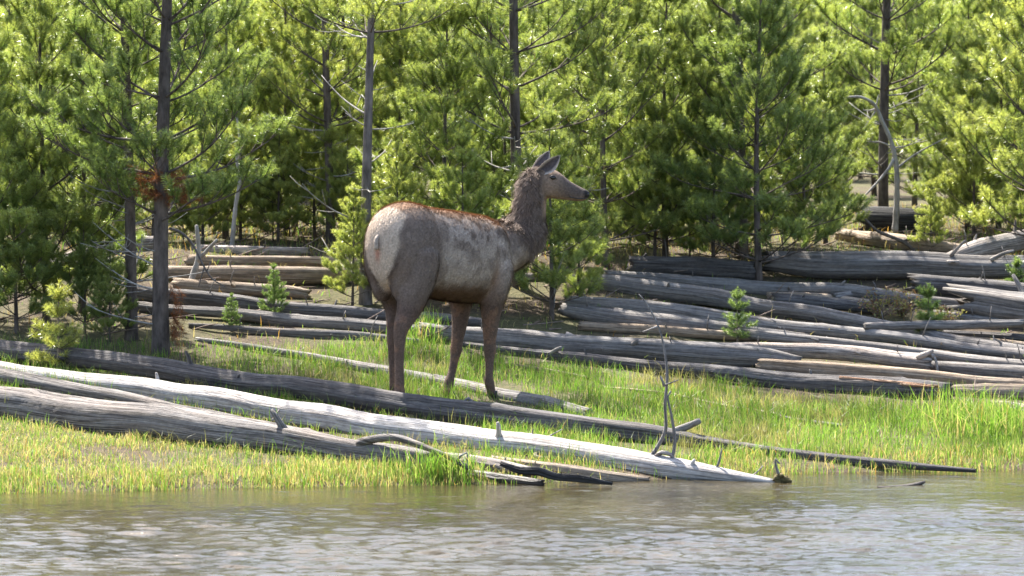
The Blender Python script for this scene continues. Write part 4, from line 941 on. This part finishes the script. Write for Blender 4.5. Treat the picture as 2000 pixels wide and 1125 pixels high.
dead_thing('dead_sapling', [([(452, 494, Yd), (460, 405, Yd), (468, 355, Yd), (463, 310, Yd), (468, 262, Yd), (462, 228, Yd)], .022, .010, 'stem'), ([(464, 275, Yd), (452, 280, Yd), (440, 274, Yd)], .008, .003, 'twig')], 'crooked pale dead stem standing before the sunlit pines', cat='snag')
Yd = on_ground(366, 566)[1]
dead_thing('forked_dead_stem', [([(364, 570, Yd), (378, 535, Yd), (388, 495, Yd), (384, 440, Yd)], .030, .015, 'stem'), ([(386, 510, Yd), (402, 492, Yd - .05), (424, 468, Yd - .1)], .022, .012, 'branch')], 'forked grey dead stem left of the tan logs', cat='snag')
Yd = on_ground(1790, 492)[1]
dead_thing('dead_branch', [([(1792, 494, Yd), (1768, 474, Yd), (1740, 462, Yd), (1712, 450, Yd), (1690, 428, Yd)], .022, .010, 'stem'), ([(1765, 470, Yd), (1800, 460, Yd - .05), (1830, 452, Yd - .1)], .014, .006, 'twig')], 'dark bent dead branch leaning on the brown-grey log', 'darktwig')
Yd = on_ground(1084, 600)[1]
dead_thing('dead_branch', [([(1080, 604, Yd), (1086, 545, Yd), (1098, 505, Yd), (1108, 475, Yd)], .012, .006, 'stem')], 'thin pale dead branch upright in the small bushy pine')
t1o = np.array(t1.location); rz = t1.rotation_euler.z
for pts, r0, r1 in (([(330, 446), (350, 452), (374, 474), (398, 520), (415, 545), (440, 560)], .012, .004), ([(399, 522), (392, 545), (388, 560)], .006, .003), ([(404, 530), (412, 510)], .005, .003)):
    P = catmull([at(px, py, t1o[1] - .02) for px, py in pts], .04) - t1o
    P = np.stack([P[:, 0] * math.cos(-rz) - P[:, 1] * math.sin(-rz), P[:, 0] * math.sin(-rz) + P[:, 1] * math.cos(-rz), P[:, 2]], -1)
    mb = MB(); mb.tube(P, np.linspace(r0, r1, len(P)), 7); link('hanging_branch', mb.mesh('hanging_branch'), M['darktwig'], t1)
# rusty dead needles on the left pine
w = np.array(t1.location)
def rusty(z0, z1, n, seed, rad, down):
    r = np.random.default_rng(seed); sg = []
    for k in range(n):
        a = r.uniform(0, 6.28) if not down else r.uniform(-1.6, .7); z = r.uniform(z0, z1); rr = .06
        p = np.array([math.cos(a) * rr, math.sin(a) * rr, z]); d = np.array([math.cos(a), math.sin(a), r.uniform(-.2, .3) if not down else -1.3]); d /= np.linalg.norm(d); l = r.uniform(.4, 1) * rad
        sg.append([*p, *(p + d * l), .5, 1])
    V, T, C = needles(sg, 420, .06, .0017, seed); C = np.tile(np.array([.21, .085, .042]), (len(C), 1)) * (.5 + .9 * np.repeat(r.random(len(T)), 3))[:, None]
    return mesh_np('dead_needles', V, T, None, C, None, False)
o = link('dead_needles', rusty(1.16, 1.40, 64, 5, .24, False), M['leaf'], t1, label='rusty red dead needle clumps around the trunk')
o = link('dead_needles', rusty(.15, .55, 22, 6, .15, True), M['leaf'], t1, label='rusty dead needles drooping at the trunk base')
# ------------------------------------------------------------------ dry leafy shrubs among the logs
def shrub(px, py, seed, label, size):
    r = np.random.default_rng(seed); c = on_ground(px, py); o = link('low_shrub', None, None, None, c, label=label, category='shrub')
    st = MB(); LV = []; LC = []
    for k in range(26):
        a = r.uniform(0, 6.28); P = [np.zeros(3)]; d = np.array([math.cos(a) * .8, math.sin(a) * .8, r.uniform(.5, 1.3)]); d /= np.linalg.norm(d)
        for i in range(5): d = d + r.normal(0, .18, 3); d /= np.linalg.norm(d); P.append(P[-1] + d * size * r.uniform(.14, .24))
        st.tube(P, np.linspace(.004, .0015, 6), 4)
        for q in range(16):
            i = r.integers(1, 6); p = P[i] + r.normal(0, .012, 3); u = r.normal(size=3); u /= np.linalg.norm(u); v = np.cross(u, r.normal(size=3)); v /= np.linalg.norm(v); l = r.uniform(.010, .018)
            LV += [p, p + u * l + v * l * .5, p + u * l * 2, p + u * l - v * l * .5]; LC += [np.array([.26, .24, .10]) * r.uniform(.5, 1.2) if r.random() < .7 else np.array([.20, .11, .07])] * 4
    link('stems', st.mesh('stems'), M['shrubwood'], o)
    link('leaves', mesh_np('leaves', np.array(LV), None, np.arange(len(LV)).reshape(-1, 4), np.array(LC), None, False), M['leaf'], o)
shrub(1720, 622, 1, 'dry brownish leafy shrub in the gap between the right logs', .26)
shrub(1760, 618, 2, 'small dry shrub touching the lone sapling on the left side', .24)
shrub(1850, 640, 3, 'sparse dry shrub right of the lone sapling', .20)
# ------------------------------------------------------------------ grass and litter
def blades(x, y, h, w, col, seed, lean=.35, zoff=0.0):
    r = np.random.default_rng(seed); n = len(x); z = np.maximum(ground(x, y), -.05) + zoff - .005
    a = r.random(n) * 2 * math.pi; la = r.random(n) * 2 * math.pi; ln = np.abs(r.normal(0, lean, n))
    s = np.stack([np.cos(a), np.sin(a), np.zeros(n)], -1) * (w * .5)[:, None]; B = np.stack([x, y, z], -1)
    L = np.stack([np.cos(la) * ln, np.sin(la) * ln, np.zeros(n)], -1)
    up = np.array([0, 0, 1.0]); m = B + (up * .55 + L * .25) * h[:, None]; t = B + (up * (1 - .25 * ln[:, None] ** 1) + L * .85) * h[:, None]
    V = np.stack([B - s, B + s, m - s * .8, m + s * .8, t], 1).reshape(-1, 3); k = np.arange(n)[:, None] * 5
    C = np.repeat(col, 5, axis=0); C[4::5] *= 1.15; C[0::5] *= .8; C[1::5] *= .8
    return V, (k + np.array([[2, 3, 4]])), (k + np.array([[0, 1, 3, 2]])), C
def grass_obj(name, x, y, h, w, col, seed, label, **kw):
    V, T, Qd, C = blades(x, y, h, w, col, seed, **kw)
    return link(name, mesh_np(name, V, T, Qd, np.clip(C, 0, 1), None, False), M['grass'], None, None, label=label, category='grass', kind='stuff')
def scatter(n, x0, x1, t0, t1, seed):
    r = np.random.default_rng(seed); x = r.uniform(x0, x1, n); t = r.uniform(t0, t1, n); return r, x, shore(x) + t, t
GREEN = np.array([.12, .23, .03]); LIME = np.array([.215, .275, .075]); STRAW = np.array([.36, .29, .15]); RUST = np.array([.30, .17, .05])
def palette(r, n, ws, js=.3):
    ws = np.array(ws, float) / sum(ws); k = r.choice(len(ws), n, p=ws); return np.array([GREEN, LIME, STRAW, RUST])[k] * (1 - js + 2 * js * r.random(n))[:, None]
def proj(x, y, z):
    d = y - CAMY; dz = z - CAMZ; ca, sa = math.cos(ALPHA), math.sin(ALPHA); zc = d * ca - dz * sa
    return 1000 + F * x / zc, 562.5 - F * (d * sa + dz * ca) / zc
GX = [-400, 300, 380, 600, 800, 950, 1100, 1400, 1600, 1800, 2000, 2400]; GY = [655, 668, 662, 676, 660, 700, 716, 752, 782, 792, 802, 806]
def grassy(x, y):
    px, py = proj(x, y, ground(x, y)); return sstep(py - np.interp(px, GX, GY), -2, 14)
# bright bank grass
r, x, y, t = scatter(150000, -5.6, 5.6, .35, 6.4, 61)
nz = fbm(np.stack([x, y, 0 * x], -1), 1.1, 3); keep = (r.random(len(x)) < sstep(nz, .22, .46) * grassy(x, y) * np.where((x < -.2) & (t < 3.2), .16, 1) * np.where((x < -1.6) & (t > 4.6), .55, 1))
x, y, t, nz = x[keep], y[keep], t[keep], nz[keep]; n = len(x)
h = (.045 + .105 * r.random(n) ** 1.7) * (.5 + .9 * nz); c = palette(r, n, (5, 4.5, .8, .05)); dry = (fbm(np.stack([x, y, 0 * x + 5], -1), 1.7, 2) > .6)
c[dry] = c[dry] * .35 + STRAW * .6
dk = sstep(fbm(np.stack([x, y, 0 * x + 9], -1), 2.3, 2), .46, .62); c *= (1 - .42 * dk)[:, None]; h = h * (1 + .35 * dk)  # darker random clumps paint in the look of shadow patches
grass_obj('bank_grass', x, y, h, .003 + .0025 * r.random(n), c, 62, 'bright green grass growing along the bank between the logs', lean=.5)
# short straw and yellow-green growth on the near bank
r, x, y, t = scatter(62000, -5.6, .6, .05, 3.3, 63)
keep = r.random(len(x)) < (.12 + .88 * sstep(fbm(np.stack([x, y, 0 * x], -1), 2.6, 3), .36, .58)); x, y, t = x[keep], y[keep], t[keep]; n = len(x)
grass_obj('straw_grass', x, y, (.022 + .060 * r.random(n) ** 1.3) * (.6 + .8 * vnoise(np.stack([x, y, 0 * x], -1), 4.0)), .003 + .003 * r.random(n), palette(r, n, (1.2, 3.4, 5.2, .3)), 64, 'short straw-flecked yellow-green growth on the near left bank', lean=.7)
# sedge fringe along the waterline
r, x, y, t = scatter(34000, -5.6, 5.6, -.10, .55, 65)
keep = r.random(len(x)) < (.25 + .75 * sstep(vnoise(np.stack([x, y, 0 * x], -1), 2.2), .3, .6)) * np.where((x > .05) & (x < 1.3), .35, 1); x, y, t = x[keep], y[keep], t[keep]; n = len(x)
grass_obj('waterline_sedge', x, y, .04 + .075 * r.random(n) ** 1.5, .0030 + .003 * r.random(n), palette(r, n, (2.6, 3.2, 3.4, .4)), 66, 'pale sedge blades fringing the waterline', lean=.45)
# thick tuft by the curved limb
r = np.random.default_rng(67); cx = []
for (px, py, k, sp) in ((868, 938, 170, .10), (820, 940, 110, .12), (905, 938, 40, .05), (840, 655, 110, .07), (820, 670, 90, .1), (1900, 826, 420, .22), (1965, 836, 420, .22), (1990, 862, 420, .25), (1930, 850, 420, .25), (1880, 806, 160, .2)):
    g = on_ground(px, py); q = np.stack([g[0] + r.normal(0, sp, k), g[1] + r.normal(0, .05, k)], -1); cx.append(q)
q = np.concatenate(cx); n = len(q)
grass_obj('tall_grass_tuft', q[:, 0], q[:, 1], .12 + .16 * r.random(n), .005 + .003 * r.random(n), palette(r, n, (4, 4, 1, .1)), 68, 'taller green grass tufts by the curved limb, behind the elk and under the split reddish log', lean=.45)
# forest floor: dry grass and fallen sticks
r, x, y, t = scatter(34000, -5.2, 5.2, 4.4, 15, 69); keep = r.random(len(x)) < np.where(t < 8.5, .25, 1.0) * (1 - grassy(x, y)); x, y = x[keep], y[keep]
grass_obj('forest_floor_plants', x, y, .03 + .09 * r.random(len(x)) ** 2, .004 + .004 * r.random(len(x)), palette(r, len(x), (2, 2, 4, 1.2)), 70, 'dry grass and low plants on the forest floor', lean=.8)
mb = MB(); r = np.random.default_rng(71)
for k in range(420):
    x = r.uniform(-5.2, 5.2); y = shore(x) + r.uniform(6.2, 14); a = r.normal(0, .7); l = r.uniform(.08, .4); el = abs(r.normal(0, .25))
    d = np.array([math.cos(a) * math.cos(el), math.sin(a) * math.cos(el), math.sin(el)]) * l; p = np.array([x, y, ground(x, y) + .004]); q = p + d; q[2] = max(q[2], ground(q[0], q[1]) + .01)
    mb.tube([p, (p + q) / 2 + r.normal(0, .02, 3) * np.array([1, 1, .3]), q], [.008 * r.uniform(.5, 1.4), .006, .003], 5)
link('fallen_sticks', mb.mesh('fallen_sticks'), M['shrubwood'], None, None, label='litter of thin fallen sticks over the forest floor', category='sticks', kind='stuff')
